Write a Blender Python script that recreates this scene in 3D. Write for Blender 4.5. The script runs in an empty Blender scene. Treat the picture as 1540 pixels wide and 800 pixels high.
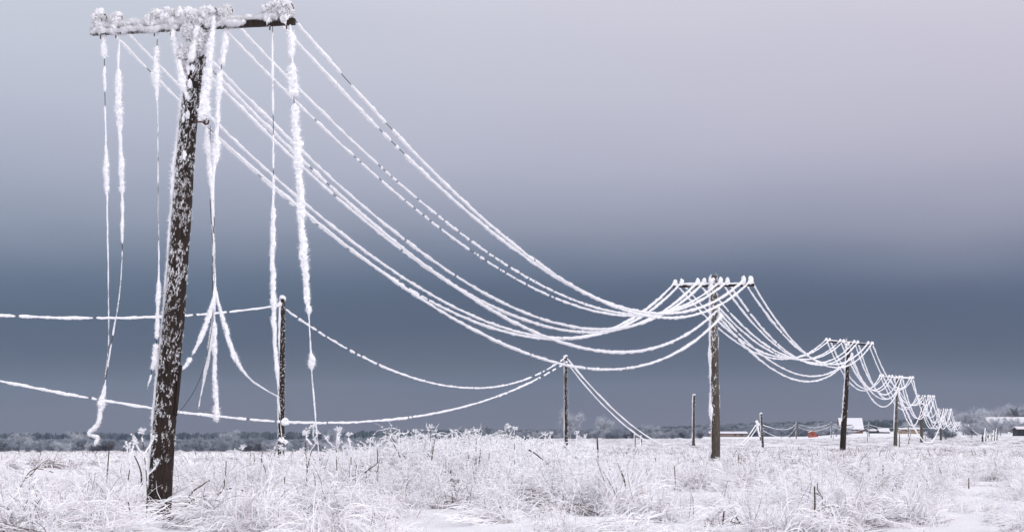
import bpy, math, random
import numpy as np
from mathutils import Vector, Matrix, noise as mnoise

R = math.radians
rng = np.random.default_rng(7)
random.seed(7)
sc = bpy.context.scene
COL = sc.collection
F, CX, HY, CAMZ = 2400.0, 770.0, 653.0, 1.25      # focal in photo pixels, centre column, eye-level row, eye height

def P(px, py, Y):
    return np.array([(px-CX)/F*Y, Y, CAMZ-(py-HY)/F*Y])
def sst(a, b, x):
    t = np.clip((x-a)/(b-a), 0, 1); return t*t*(3-2*t)

# ------------------------------------------------------------------ terrain
def ground(x, y):
    x = np.asarray(x, float); y = np.asarray(y, float)
    ys = np.maximum(y, 12.0)
    az = np.clip(CX+F*x/ys, -600, 2200)
    left = 1-sst(480, 860, az); right = sst(1200, 1295, az)
    d = -(1.25*sst(45, 230, ys)+2.1*sst(170, 520, ys)+1.6*sst(500, 1500, ys))*left
    u = (1.7*sst(260, 700, ys)+3.0*sst(800, 1600, ys))*right
    w = 0.05*np.sin(x*0.31+1.3)*np.cos(y*0.23)+0.035*np.sin(x*0.83+y*0.61)+0.018*np.sin(x*2.1-y*1.7)
    bank = 0.17*np.exp(-((az-700)/170)**4)*np.exp(-((y-44)/12)**2)
    return d+u+w*np.clip(1.5-ys/300, 0.2, 1)+bank
def gz(x, y): return float(ground(x, y))

# ------------------------------------------------------------------ materials
def srgb(r, g, b):
    f = lambda c: (c/255/12.92) if c/255 <= .04045 else ((c/255+.055)/1.055)**2.4
    return (f(r), f(g), f(b), 1)
def mat(name, col, rough=.7, col2=None, nscale=8, stretch=(1, 1, 1), bump=0, bscale=40, spec=.3, bdist=.01, ramp=(.35, .65)):
    m = bpy.data.materials.new(name); m.use_nodes = True
    nt = m.node_tree; b = nt.nodes['Principled BSDF']
    b.inputs['Base Color'].default_value = (*col[:3], 1); b.inputs['Roughness'].default_value = rough
    b.inputs['Specular IOR Level'].default_value = spec
    tc = nt.nodes.new('ShaderNodeTexCoord'); mp = nt.nodes.new('ShaderNodeMapping')
    mp.inputs['Scale'].default_value = stretch
    nt.links.new(tc.outputs['Object'], mp.inputs['Vector'])
    if col2 is not None:
        n = nt.nodes.new('ShaderNodeTexNoise'); n.inputs['Scale'].default_value = nscale; n.inputs['Detail'].default_value = 6
        cr = nt.nodes.new('ShaderNodeValToRGB')
        cr.color_ramp.elements[0].position = ramp[0]; cr.color_ramp.elements[0].color = (*col[:3], 1)
        cr.color_ramp.elements[1].position = ramp[1]; cr.color_ramp.elements[1].color = (*col2[:3], 1)
        nt.links.new(mp.outputs[0], n.inputs['Vector']); nt.links.new(n.outputs['Fac'], cr.inputs[0])
        nt.links.new(cr.outputs[0], b.inputs['Base Color'])
    if bump:
        n2 = nt.nodes.new('ShaderNodeTexNoise'); n2.inputs['Scale'].default_value = bscale; n2.inputs['Detail'].default_value = 8
        bp = nt.nodes.new('ShaderNodeBump'); bp.inputs['Strength'].default_value = bump; bp.inputs['Distance'].default_value = bdist
        nt.links.new(mp.outputs[0], n2.inputs['Vector']); nt.links.new(n2.outputs['Fac'], bp.inputs['Height'])
        nt.links.new(bp.outputs[0], b.inputs['Normal'])
    return m
M = {
 'frost': mat('hoarfrost', (.93, .925, .95), .6, (.88, .875, .91), 30),
 'frost_pink': mat('hoarfrost_blush', (.76, .71, .735), .7, (.87, .82, .85), 9),
 'frost_grey': mat('hoarfrost_grey', (.50, .47, .48), .7, (.68, .64, .65), 12),
 'straw': mat('dry_straw', (.16, .12, .105), .8, (.36, .30, .28), 6),
 'stem': mat('dark_stem', (.05, .035, .03), .8, (.12, .085, .07), 14),
 'wood': mat('dark_wood', (.009, .005, .004), .85, (.040, .025, .020), 9, (6, 6, .5), .8, 14, bdist=.02),
 'wood_grey': mat('weathered_wood', (.035, .028, .022), .85, (.13, .108, .088), 7, (7, 7, .5), .8, 14, bdist=.02),
 'wire': mat('wire_metal', (.05, .05, .055), .5),
 'iron': mat('rusted_iron', (.05, .025, .018), .7, (.12, .06, .04), 20),
 'porcelain': mat('insulator_porcelain', (.10, .05, .04), .3),
 'bark': mat('frosted_bark', (.10, .085, .08), .9, (.40, .38, .40), 5),
 'twig': mat('frosted_twigs', (.15, .17, .21), .8, (.36, .39, .46), 1.2),
 'twig_w': mat('white_twigs', (.31, .33, .375), .8, (.58, .60, .66), 1.0),
 'twig_d': mat('bare_twigs', (.075, .08, .10), .85, (.17, .18, .215), 1.4),
 'spruce': mat('far_spruce', (.010, .016, .026), .9, (.036, .048, .066), .08),
 'far_leafless': mat('far_leafless_wood', (.03, .04, .048), .9, (.09, .105, .12), .1),
 'roof': mat('snowy_roof', (.82, .81, .85), .7, (.74, .73, .78), 2, bump=.3, bscale=3, bdist=.05),
 'orange': mat('orange_paint', (.40, .085, .035), .6, (.30, .06, .025), 3),
 'brown': mat('brown_boards', (.12, .06, .045), .8, (.20, .11, .08), 4, (6, 6, .3)),
 'tan': mat('tan_boards', (.26, .19, .13), .8, (.34, .26, .18), 3, (6, 6, .3)),
 'dark': mat('dark_opening', (.015, .014, .016), .5),
 'brick': mat('grey_brown_render', (.20, .14, .12), .85, (.28, .21, .18), 3),
 'green': mat('green_paint', (.02, .09, .08), .6, (.03, .12, .10), 3),
 'carpaint': mat('dark_red_car_paint', (.12, .02, .025), .3, (.09, .018, .02), 2),
 'glass': mat('window_glass', (.03, .035, .045), .15, spec=.6),
 'rubber': mat('tyre_rubber', (.015, .015, .015), .8),
}
# snow ground
def snow_mat():
    m = bpy.data.materials.new('snow'); m.use_nodes = True; nt = m.node_tree; b = nt.nodes['Principled BSDF']
    b.inputs['Roughness'].default_value = .65; b.inputs['Specular IOR Level'].default_value = .25
    tc = nt.nodes.new('ShaderNodeTexCoord')
    n = nt.nodes.new('ShaderNodeTexNoise'); n.inputs['Scale'].default_value = .35; n.inputs['Detail'].default_value = 9
    cr = nt.nodes.new('ShaderNodeValToRGB')
    cr.color_ramp.elements[0].position = .3; cr.color_ramp.elements[0].color = (.84, .83, .86, 1)
    cr.color_ramp.elements[1].position = .6; cr.color_ramp.elements[1].color = (.94, .935, .955, 1)
    nt.links.new(tc.outputs['Object'], n.inputs['Vector']); nt.links.new(n.outputs['Fac'], cr.inputs[0]); nt.links.new(cr.outputs[0], b.inputs['Base Color'])
    n2 = nt.nodes.new('ShaderNodeTexNoise'); n2.inputs['Scale'].default_value = 2.2; n2.inputs['Detail'].default_value = 10; n2.inputs['Roughness'].default_value = .65
    bp = nt.nodes.new('ShaderNodeBump'); bp.inputs['Strength'].default_value = .9; bp.inputs['Distance'].default_value = .16
    nt.links.new(tc.outputs['Object'], n2.inputs['Vector']); nt.links.new(n2.outputs['Fac'], bp.inputs['Height']); nt.links.new(bp.outputs[0], b.inputs['Normal'])
    return m
M['snow'] = snow_mat()

# ------------------------------------------------------------------ mesh builder
class MB:
    def __init__(s): s.v = []; s.f = []; s.n = 0; s.mi = []
    def add(s, verts, faces, mi=0):
        verts = np.asarray(verts, float).reshape(-1, 3)
        s.v.append(verts); o = s.n
        s.f.extend([tuple(int(i)+o for i in f) for f in faces]); s.mi.extend([mi]*len(faces)); s.n += len(verts)
    def box(s, c, size, rz=0, mi=0, tilt=None):
        x, y, z = np.array(size)/2
        v = np.array([(sx*x, sy*y, sz*z) for sx in (-1, 1) for sy in (-1, 1) for sz in (-1, 1)])
        if tilt is not None: v = v @ np.array(tilt).T
        c_, s_ = math.cos(rz), math.sin(rz)
        v = v @ np.array([[c_, s_, 0], [-s_, c_, 0], [0, 0, 1]])
        s.add(v+np.array(c), [(0, 1, 3, 2), (4, 6, 7, 5), (0, 4, 5, 1), (2, 3, 7, 6), (0, 2, 6, 4), (1, 5, 7, 3)], mi)
    def tube(s, pts, rad, k=6, mi=0, amp=0.0, cap=True, r=None):
        pts = np.asarray(pts, float); n = len(pts)
        rad = np.broadcast_to(np.asarray(rad, float), (n,)).copy()
        t = np.gradient(pts, axis=0); t /= np.linalg.norm(t, axis=1)[:, None]+1e-12
        ref = np.array([0, 1, 0.]) if abs(t[n//2][1]) < .8 else np.array([1, 0, 0.])
        a = np.cross(t, ref); a /= np.linalg.norm(a, axis=1)[:, None]+1e-9
        b = np.cross(t, a)
        ang = np.arange(k)*2*math.pi/k
        rr = rad[:, None]*np.ones((1, k))
        if amp: rr = rr*(1+amp*(rng.random((n, k))-.45))
        v = pts[:, None, :]+rr[..., None]*(np.cos(ang)[None, :, None]*a[:, None, :]+np.sin(ang)[None, :, None]*b[:, None, :])
        fs = []
        for i in range(n-1):
            for j in range(k):
                j2 = (j+1) % k
                fs.append((i*k+j, i*k+j2, (i+1)*k+j2, (i+1)*k+j))
        if cap: fs.append(tuple(range(k))[::-1]); fs.append(tuple((n-1)*k+j for j in range(k)))
        s.add(v.reshape(-1, 3), fs, mi)
        return t, a, b
    def needles(s, base, dirs, length, width, mi=0):
        base = np.asarray(base, float); dirs = np.asarray(dirs, float); n = len(base)
        if n == 0: return
        length = np.broadcast_to(length, (n,)); width = np.broadcast_to(width, (n,))
        rv = rng.normal(size=(n, 3)); side = np.cross(dirs, rv); side /= np.linalg.norm(side, axis=1)[:, None]+1e-9
        side2 = np.cross(dirs, side)
        tip = base+dirs*length[:, None]; w = width[:, None]/2
        v = np.stack([base-side*w, base+side*w, base+side2*w*1.4, tip], 1).reshape(-1, 3)
        fs = []
        for i in range(n):
            q = 4*i; fs += [(q, q+1, q+3), (q+1, q+2, q+3), (q+2, q, q+3)]
        s.add(v, fs, mi)
    def blob(s, c, r, amp=.3, sub=2, fr=3.0, mi=0, seed=0):
        V, Fc = ICO[sub]
        r = np.broadcast_to(np.asarray(r, float), (3,))
        out = []
        for p in V:
            nz = mnoise.noise(Vector(p*fr)+Vector((seed*7.3, seed*3.1, 0)))+.5*mnoise.noise(Vector(p*fr*2.7)+Vector((0, seed*5.1, 0)))
            out.append(p*r*(1+amp*nz*1.6))
        s.add(np.array(out)+np.array(c), Fc, mi)
    def build(s, name, mats, parent=None, smooth=False, link=True, origin=None):
        v = np.concatenate(s.v) if s.v else np.zeros((0, 3))
        if parent is not None: v = v-np.array(parent.location)
        elif origin is not None: v = v-np.array(origin)
        me = bpy.data.meshes.new(name)
        nf = len(s.f)
        tot = np.fromiter((len(f) for f in s.f), dtype=np.int32, count=nf)
        loops = np.fromiter((i for f in s.f for i in f), dtype=np.int32, count=int(tot.sum()))
        me.vertices.add(len(v)); me.vertices.foreach_set('co', v.astype(np.float32).ravel())
        me.loops.add(len(loops)); me.loops.foreach_set('vertex_index', loops)
        me.polygons.add(nf); st = np.zeros(nf, np.int32); st[1:] = np.cumsum(tot)[:-1]
        me.polygons.foreach_set('loop_start', st); me.polygons.foreach_set('loop_total', tot)
        if not isinstance(mats, (list, tuple)): mats = [mats]
        for m in mats: me.materials.append(m)
        me.polygons.foreach_set('material_index', np.array(s.mi, np.int32))
        me.polygons.foreach_set('use_smooth', np.full(nf, smooth))
        me.update(calc_edges=True); me.validate()
        o = bpy.data.objects.new(name, me)
        if origin is not None and parent is None: o.location = origin
        if link: COL.objects.link(o)
        if parent is not None: o.parent = parent
        return o
def make_ico():
    import bmesh
    d = {}
    for sub in (1, 2, 3, 4):
        bm = bmesh.new(); bmesh.ops.create_icosphere(bm, subdivisions=sub, radius=1)
        d[sub] = (np.array([v.co[:] for v in bm.verts]), [tuple(v.index for v in f.verts) for f in bm.faces]); bm.free()
    return d
ICO = make_ico()

USED = set()
def tag(o, label=None, cat=None, group=None, kind=None):
    if label:
        if label in USED and not group: print('DUP LABEL', label)
        USED.add(label); o['label'] = label
    if cat: o['category'] = cat
    if group: o['group'] = group
    if kind: o['kind'] = kind
    return o
def thing(name, loc, label, cat, group=None):
    o = bpy.data.objects.new(name, None); COL.objects.link(o); o.location = tuple(float(c) for c in loc)
    o.empty_display_size = .3
    return tag(o, label, cat, group)
def copy_thing(root, loc, rz, scale, label, cat=None, group=None):
    r = root.copy(); COL.objects.link(r); r.location = tuple(float(c) for c in loc); r.rotation_euler = (0, 0, rz); r.scale = scale
    for ch in root.children:
        c = ch.copy(); COL.objects.link(c); c.parent = r
    return tag(r, label, cat, group)

# ------------------------------------------------------------------ ground sheet
def build_ground():
    def axis(lo, hi, n, s):
        a = np.arcsinh(lo/s); b = np.arcsinh(hi/s); return np.sinh(np.linspace(a, b, n))*s
    xs = axis(-2400, 2400, 420, 12); ys = axis(-300, 3900, 420, 14)+0
    X, Y = np.meshgrid(xs, ys)
    Z = ground(X, Y)
    v = np.stack([X, Y, Z], -1).reshape(-1, 3)
    nx, ny = len(xs), len(ys)
    i = np.arange(nx-1); fs = []
    for j in range(ny-1):
        a = j*nx+i
        fs += list(zip(a.tolist(), (a+1).tolist(), (a+1+nx).tolist(), (a+nx).tolist()))
    mb = MB(); mb.add(v, fs)
    o = mb.build('snow_ground', M['snow'], smooth=True); o['kind'] = 'structure'; o['label'] = 'snow covered open field reaching to the horizon'
build_ground()

# ------------------------------------------------------------------ frost on a path
def resample(pts, step):
    pts = np.asarray(pts, float); out = []
    n = len(pts)
    ext = np.vstack([2*pts[0]-pts[1], pts, 2*pts[-1]-pts[-2]])
    for i in range(n-1):
        p0, p1, p2, p3 = ext[i:i+4]
        k = max(2, int(np.linalg.norm(p2-p1)/step))
        t = np.arange(k)[:, None]/k
        out.append(.5*((2*p1)+(-p0+p2)*t+(2*p0-5*p1+4*p2-p3)*t**2+(-p0+3*p1-3*p2+p3)*t**3))
    out.append(pts[-1:]); return np.vstack(out)
def smooth_noise(n, scale):
    k = max(4, int(n/scale)+3)
    a = rng.random(k); x = np.linspace(0, k-1.001, n); i = x.astype(int); f = x-i; f = f*f*(3-2*f)
    return a[i]*(1-f)+a[np.minimum(i+1, k-1)]*f
def frost_path(mb, pts, rad, spiky=.5, sides=7, dens=5, needle=1.0, down=0.0, nw=None):
    """rad: array, 0 = bare"""
    n = len(pts); i = 0
    rad = np.asarray(rad, float)
    while i < n:
        if rad[i] <= .002: i += 1; continue
        j = i
        while j < n and rad[j] > .002: j += 1
        if j-i >= 3:
            p = pts[i:j]; r = rad[i:j].copy()
            m = j-i
            r *= (.72+.56*smooth_noise(m, 5))*(.82+.36*smooth_noise(m, 45))
            e = min(2, m//2)
            r[0] *= .45; r[-1] *= .45
            off = np.stack([smooth_noise(m, 5)-.5, smooth_noise(m, 5)-.5, smooth_noise(m, 5)-.6], 1)*r[:, None]*.5
            pp = p+off
            t, a, b = mb.tube(pp, r, sides, amp=spiky)
            if dens:
                q = int(m*dens); idx = rng.integers(0, m, q); th = rng.random(q)*2*math.pi
                dirs = np.cos(th)[:, None]*a[idx]+np.sin(th)[:, None]*b[idx]+t[idx]*(rng.random((q, 1))-.5)*1.4
                dirs[:, 2] += down
                dirs /= np.linalg.norm(dirs, axis=1)[:, None]
                rr = r[idx]
                L = rr*(.9+rng.random(q)*.9)*needle
                stp = np.linalg.norm(p[1]-p[0]); mb.needles(pp[idx]+dirs*rr[:, None]*.55+t[idx]*(rng.random((q, 1))-.5)*stp, dirs, L, (rr*.55 if nw is None else nw))
        i = j
def gaps_mask(n, length, count, wmin, wmax, zones=()):
    m = np.ones(n); s = np.linspace(0, 1, n)
    for _ in range(count):
        c = rng.random(); w = rng.uniform(wmin, wmax)/length
        m[(s > c-w/2) & (s < c+w/2)] = 0
    for (a, b, k, w1, w2) in zones:
        for _ in range(k):
            c = rng.uniform(a, b); w = rng.uniform(w1, w2)/length
            m[(s > c-w/2) & (s < c+w/2)] = 0
    return m

ORD = ['first', 'second', 'third', 'fourth', 'fifth', 'sixth', 'seventh', 'eighth']
def wire_obj(pts, rad, label, group, wire_r=.007, loc=None, step=None, **kw):
    loc = pts[0] if loc is None else loc
    root = thing('frosted_wire', loc, label, 'wire', group)
    c = MB(); st = max(1, len(pts)//160); cp = pts[::st]
    if not np.allclose(cp[-1], pts[-1]): cp = np.vstack([cp, pts[-1:]])
    c.tube(cp, wire_r, 5); c.build('cable', M['wire'], root, smooth=True)
    f = MB(); frost_path(f, pts, rad, **kw)
    if f.n: f.build('frost_coat', M['frost'], root, smooth=False)
    return root

# ------------------------------------------------------------------ the main pole line
# centreline px list (x,y) bottom->top, depth, radii, crossarm ends px, pin px list (x, ytop), arm depth offset slope
TH = math.atan2(13.0, 40.5)                       # heading of the line
DX, DY = math.cos(TH), -math.sin(TH)
MAIN = [
 dict(Y=24.5, line=[(236, 800), (239, 770), (243, 700), (252, 580), (263, 460), (273, 320), (282, 200), (296, 70), (300, 24)], r=(.185, .125), arm=((143, 51), (447, 35)),
      pins=[(157, 24), (180, 25), (238, 19), (262, 19), (322, 15), (345, 12), (411, 11), (436, 9)], br=[(304, 184), (309, 96)]),
 dict(Y=65, line=[(1076, 700), (1076, 640), (1074, 540), (1073, 415)], r=(.195, .15), arm=((1012, 431), (1135, 429)),
      pins=[(1016, 422), (1026, 421), (1050, 420), (1060, 420), (1084.5, 419), (1095, 419), (1119, 417), (1130, 417)], br=[(1083, 478), (1079, 466)]),
 dict(Y=108, line=[(1267, 684), (1269, 640), (1273, 580), (1276, 512)], r=(.21, .13), arm=((1240, 513), (1313, 519)),
      pins=[(1243, 509), (1248, 510), (1264, 511), (1269, 512), (1285, 513), (1290.5, 513), (1306, 515), (1312, 515)], br=[(1281, 534), (1279, 539)]),
 dict(Y=158, line=[(1346.5, 680), (1347, 640), (1348, 600), (1349, 564)], r=(.2, .14), arm=((1322, 567), (1375, 570)),
      pins=[(1324, 563), (1328, 563), (1337.5, 564), (1342, 564), (1353, 565), (1357, 565), (1369, 566), (1373, 566)], br=[(1351.5, 585), (1350, 588)]),
 dict(Y=230, line=[(1386, 668), (1386, 630), (1387, 595)], r=(.24, .18), arm=((1378, 596.5), (1406, 598)),
      pins=[(1379, 593), (1382, 593.5), (1387.5, 594), (1391, 594), (1396, 594), (1399, 594), (1402.5, 594.5), (1405, 594.5)], br=[(1388.5, 607), (1387, 610)]),
 dict(Y=320, line=[(1415, 668), (1415, 640), (1415.5, 614)], r=(.26, .2), arm=((1409, 616.5), (1432, 617.5)),
      pins=[(1410, 614), (1412, 614), (1416, 614), (1419, 614), (1422.5, 614.5), (1425, 614.5), (1429, 614.5), (1431, 614.5)], br=[(1417, 622), (1416, 625)]),
 dict(Y=420, line=[(1432.5, 670), (1432.5, 650), (1432, 633)], r=(.3, .22), arm=((1428, 636), (1445, 636)),
      pins=[(1429, 634), (1431, 634), (1434, 634), (1436, 634), (1438, 634), (1440, 634), (1442, 634), (1444, 634)], br=[(1434, 640), (1433, 641)]),
 dict(Y=520, line=[(1448.5, 667), (1449, 650), (1449.5, 638)], r=(.3, .24), arm=((1444, 640), (1458, 640)),
      pins=[(1445, 638), (1447, 638), (1449, 638), (1451, 638), (1452.5, 638), (1454, 638), (1456, 638), (1457, 638)], br=[(1450, 643), (1449, 644)]),
]
def arm_point(pole, px, py):
    """point on the crossarm's vertical plane seen at (px,py)"""
    cx = (pole['arm'][0][0]+pole['arm'][1][0])/2
    X0, Y0 = (cx-CX)/F*pole['Y'], pole['Y']
    k = (px-CX)/F
    u = (k*Y0-X0)/(DX-k*DY)
    y = Y0+u*DY
    return P(px, py, y)
POLE_LABEL = ['big leaning frosted utility pole with crossarm and dangling torn wires', 'second crossarm pole, thick grey-brown post right of the picture centre',
 'third crossarm pole, dark leaning post beside the white roofed house', 'fourth crossarm pole, slim dark post left of the tan barn end',
 'fifth crossarm pole, small grey post where the slack wire touches the ground', 'sixth crossarm pole, small post in front of the grey bush',
 'seventh crossarm pole, tiny post under a tangle of frost', 'farthest crossarm pole, tiny post last before the row of thin stakes']
def build_pole(i, d):
    Y = d['Y']; near = i == 0; mid = i in (1, 2)
    ctrl = np.array([P(x, y, Y) for x, y in d['line']])
    base = ctrl[0].copy(); g = gz(base[0], base[1])
    if ctrl[0][2] > g-.1: ctrl = np.vstack([ctrl[0]+(ctrl[0]-ctrl[1])/np.linalg.norm(ctrl[0]-ctrl[1])*(ctrl[0][2]-g+.3), ctrl])
    root = thing('utility_pole', (base[0], base[1], g), POLE_LABEL[i], 'utility pole', 'crossarm poles of the frosted line')
    step = .06 if near else .12 if mid else .5
    pts = resample(ctrl, step)
    n = len(pts); rr = np.linspace(d['r'][0], d['r'][1], n)
    sides = 28 if near else 18 if mid else 8
    mb = MB(); mb.tube(pts, rr*(1+.05*(smooth_noise(n, 12)-.5)), sides, amp=.05)
    mb.build('post', M['wood'] if i in (0, 2) else M['wood_grey'], root, smooth=True)
    # arm
    A, B = arm_point(d, *d['arm'][0]), arm_point(d, *d['arm'][1])
    ln = np.linalg.norm(B-A); ax = (B-A)/ln; fwd = np.cross(ax, [0, 0, 1]); fwd /= np.linalg.norm(fwd)  # toward camera or away
    if fwd[1] > 0: fwd = -fwd
    up = np.cross(fwd, ax); up = up if up[2] > 0 else -up
    shift = fwd*(d['r'][1]*.75) if near else fwd*.1
    th = .048 if near else .05
    mb = MB(); c = (A+B)/2+shift; rot = np.stack([ax, fwd, up], 1)
    bmin = th*1.0
    # beam of slightly uneven stations
    ns = 30 if near else 4
    u = np.linspace(-ln/2, ln/2, ns)
    v = []
    for q in u:
        j = 1+.06*(rng.random()-.5)
        for (sa, sb) in ((-1, -1), (1, -1), (1, 1), (-1, 1)): v.append(c+ax*q+fwd*sa*th*.9*j+up*sb*th*j)
    fs = [(k*4+a, k*4+(a+1) % 4, (k+1)*4+(a+1) % 4, (k+1)*4+a) for k in range(ns-1) for a in range(4)]+[(0, 3, 2, 1), tuple((ns-1)*4+a for a in range(4))]
    mb.add(v, fs); mb.build('crossarm', M['wood'], root)
    # snow ridge along the arm
    mb = MB()
    if near:
        nn = 150; s = np.linspace(-ln/2+.02, ln/2-.25, nn)
        pp = c+ax*s[:, None]+up*(th+.03+.03*smooth_noise(nn, 9))[:, None]+fwd*.015
        sr = .5+.5*np.exp(-((s+.05)/.35)**2)+.25*(smooth_noise(nn, 12))
        frost_path(mb, pp, .060*sr+.012, spiky=.5, sides=12, dens=110, needle=.75, nw=.008)
        pp2 = c+ax*s[:, None]+up*(-.01+.04*smooth_noise(nn, 7))[:, None]+fwd*(th*.9+.0)
        m2 = np.where(smooth_noise(nn, 8) > .27, 1, 0)*np.where((s > .9) & (s < 1.45), rng.random(nn) > .6, 1)
        frost_path(mb, pp2, .038*m2*(.7+.6*smooth_noise(nn, 5)), spiky=.5, sides=9, dens=60, needle=1.0, nw=.008)
        # frost built up round the pole head
        for k in range(26):
            q = pts[-1]+fwd*.12+np.array([rng.normal(-.02, .11), 0, -rng.random()*.6-.06])
            mb.blob(q, rng.uniform(.045, .09), .6, 4, 4.5, seed=k)
        for k in range(9):
            q = pts[-1]+np.array([rng.normal(-.09, .09), -.05, rng.uniform(.0, .06)])
            mb.blob(q, rng.uniform(.05, .085), .5, 3, 3.5, seed=k+40)
        q = 1200; ctr = pts[-1]+fwd*.15+np.array([-.02, 0, -.33]); dv = rng.normal(size=(q, 3)); dv /= np.linalg.norm(dv, axis=1)[:, None]
        mb.needles(ctr+dv*np.array([.15, .10, .34])*rng.uniform(.8, 1.1, (q, 1)), dv+rng.normal(0, .4, (q, 3)), rng.uniform(.02, .06, q), .010)
    else:
        nn = 60 if mid else 14; s = np.linspace(-ln/2, ln/2, nn)
        pp = c+ax*s[:, None]+up*(th+.03)
        frost_path(mb, pp, (.05 if mid else .07)*(1 if i > 2 else np.where(smooth_noise(nn, 8) > .25, 1, .3))*np.ones(nn), spiky=.5, sides=7, dens=3 if mid else 0)
        for k in range(5):
            mb.blob(pts[-1]+np.array([rng.normal(-.14, .07), -.13, -.12-rng.random()*.4]), rng.uniform(.06, .10), .5, 2, seed=k)
    mb.build('snow_ridge', M['frost'], root, smooth=near)
    # pins with frosted insulators
    tops = []
    for k, (px, py) in enumerate(d['pins']):
        tp = arm_point(d, px, py)+shift
        hpin = max(.16, (tp-c)[2]-(ax*np.dot(tp-c, ax))[2]-th)
        b0 = c+ax*np.dot(tp-c, ax)+up*th
        mb = MB()
        if near:
            mb.tube([b0-up*.16, b0+up*.03, b0+up*(hpin*.55)], .011, 8)
            lathe = [(.02, 0), (.045, .005), (.05, .03), (.035, .05), (.045, .06), (.045, .09), (.03, .12), (.012, .13)]
            z0 = b0+up*(hpin*.35)
            ctrl2 = [z0+up*z for _, z in lathe]; mb.tube(ctrl2, [r_ for r_, _ in lathe], 12)
            hk = [z0+up*.05+ax*.0, z0+up*.14+ax*.05, z0+up*.12+ax*.09, z0+up*.06+ax*.11]
            mb.tube(resample(hk, .02), .009, 6)
        else:
            mb.tube([b0, b0+up*hpin*.5], .02, 6); mb.tube([b0+up*hpin*.3, b0+up*hpin*.6, b0+up*hpin*.8], [.045, .05, .03], 7)
        ins = mb.build('insulator', M['porcelain'], root, smooth=True)
        mb = MB(); r0 = .085 if near else .095 if mid else .12
        if near:
            cc = b0+up*(hpin*.55)
            for w in range(7):
                mb.blob(cc+np.array([rng.normal(-.03, .045), rng.normal(-.02, .02), rng.normal(.0, .05)]), rng.uniform(.04, .07), .6, 3, 4.5, seed=w+k*9)
            mb.blob(cc-up*.1+fwd*.03, (.07, .05, .1), .5, 3, seed=k)
            q = 1500; dv = rng.normal(size=(q, 3)); dv[:, 0] -= .3; dv /= np.linalg.norm(dv, axis=1)[:, None]
            mb.needles(cc+dv*np.array([.085, .07, .1])*rng.uniform(.8, 1.15, (q, 1)), dv+rng.normal(0, .35, (q, 3)), rng.uniform(.015, .05, q), .009)
        else:
            mb.blob(b0+up*hpin*.55, (r0, r0*.8, hpin*.62), .3, 2, seed=k)
            mb.blob(b0+up*.02, (r0*1.3, r0*.8, .07), .3, 2, seed=k+3)
        fo = mb.build('frost_cap', M['frost'], ins if False else root, smooth=True)
        fo.parent = ins; 
        for vv in (): pass
        fo.location = (0, 0, 0)
        tops.append(b0+up*hpin*.55)
    # side brackets
    bt = []
    for k, (px, py) in enumerate(d['br']):
        q = P(px, py, Y-(.17 if k == 0 else -.12)); bt.append(q)
        # foot on post
        zi = np.argmin(abs(pts[:, 2]-q[2])); foot = pts[zi]
        mb = MB()
        if near and k == 0:
            hk = [foot+[.08, -.05, .05], foot+[.13, -.1, .03], q+[.02, 0, .0], q+[.05, 0, -.03], q+[.09, 0, -.02], q+[.1, 0, .03]]
            mb.tube(resample(hk, .015), .013, 8)
            mb.tube([q+[.03, 0, 0], q+[.03, 0, .05], q+[.03, 0, .09], q+[.03, 0, .13]], [.03, .045, .04, .02], 10)
        else:
            mb.tube([foot, (foot+q)/2+[0, 0, -.03], q], .018, 6); mb.tube([q-[0, 0, .03], q+[0, 0, .05], q+[0, 0, .1]], [.04, .05, .03], 8)
        bk = mb.build('side_bracket', M['iron'], root, smooth=True)
        if not near:
            mb = MB(); mb.blob(q+[0, 0, .04], (.11, .09, .14), .35, 2, seed=k+i); o = mb.build('frost_cap', M['frost'], root, smooth=True); o.parent = bk
    # frost on the post
    if i < 4:
        mb = MB()
        H = pts[-1][2]-g
        qc = 2900 if near else 500 if mid else 60
        kc = 14 if near else 9 if mid else 6
        ic = rng.integers(0, n, qc); tc_ = rng.uniform(math.pi*.95, math.pi*2.05, qc); zc = (pts[ic][:, 2]-g)/H
        if near: dens = np.where(tc_ < math.pi*1.3, 1.0, np.where(tc_ < math.pi*1.75, .62, .22))*np.clip(.1+zc*1.5, .15, 1)
        elif i == 2: dens = np.where(tc_ < math.pi*1.25, .9, .12)*np.clip(zc*1.6-.2, 0, 1)
        else: dens = np.where(tc_ < math.pi*1.4, 1, .35)*np.clip(zc*1.5-.18, .02, 1)
        keep = rng.random(qc) < dens; ic, tc_ = ic[keep], tc_[keep]; mcl = len(ic)
        sz = (.25+1.3*rng.random(mcl)**2)
        rep_ = np.repeat(np.arange(mcl), kc); sz_ = sz[rep_]; m = len(rep_)
        slant = rng.normal(.25, .5, mcl)[rep_]
        dz = rng.normal(0, .028 if near else .07, m)*sz_; dt = rng.normal(0, .05 if near else .09, m)*sz_+slant*dz/rr[ic[rep_]]*.6
        th_ = tc_[rep_]+dt; idx = ic[rep_]
        nd = np.stack([np.cos(th_), np.sin(th_), np.zeros(m)], 1); tg = np.stack([-np.sin(th_), np.cos(th_), np.zeros(m)], 1)
        bs = pts[idx]+nd*(rr[idx]*.985)[:, None]; bs[:, 2] += dz+rng.uniform(-.03, .03, mcl)[rep_]*(1 if near else 3)
        left = th_ < math.pi*1.17
        up_ = rng.normal(0, 1.0, mcl)[rep_]
        d2 = nd*rng.uniform(.15, .8, (m, 1))+tg*(rng.normal(0, .45, (m, 1))+slant[:, None]*.5); d2[:, 2] += up_+rng.normal(0, .35, m); d2[left] += nd[left]*.9
        d2 /= np.linalg.norm(d2, axis=1)[:, None]
        L = (.010+.030*rng.random(m))*(.6+sz_*.6)*np.where(left, 1.4, 1)*(1 if near else 2.0)
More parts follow.
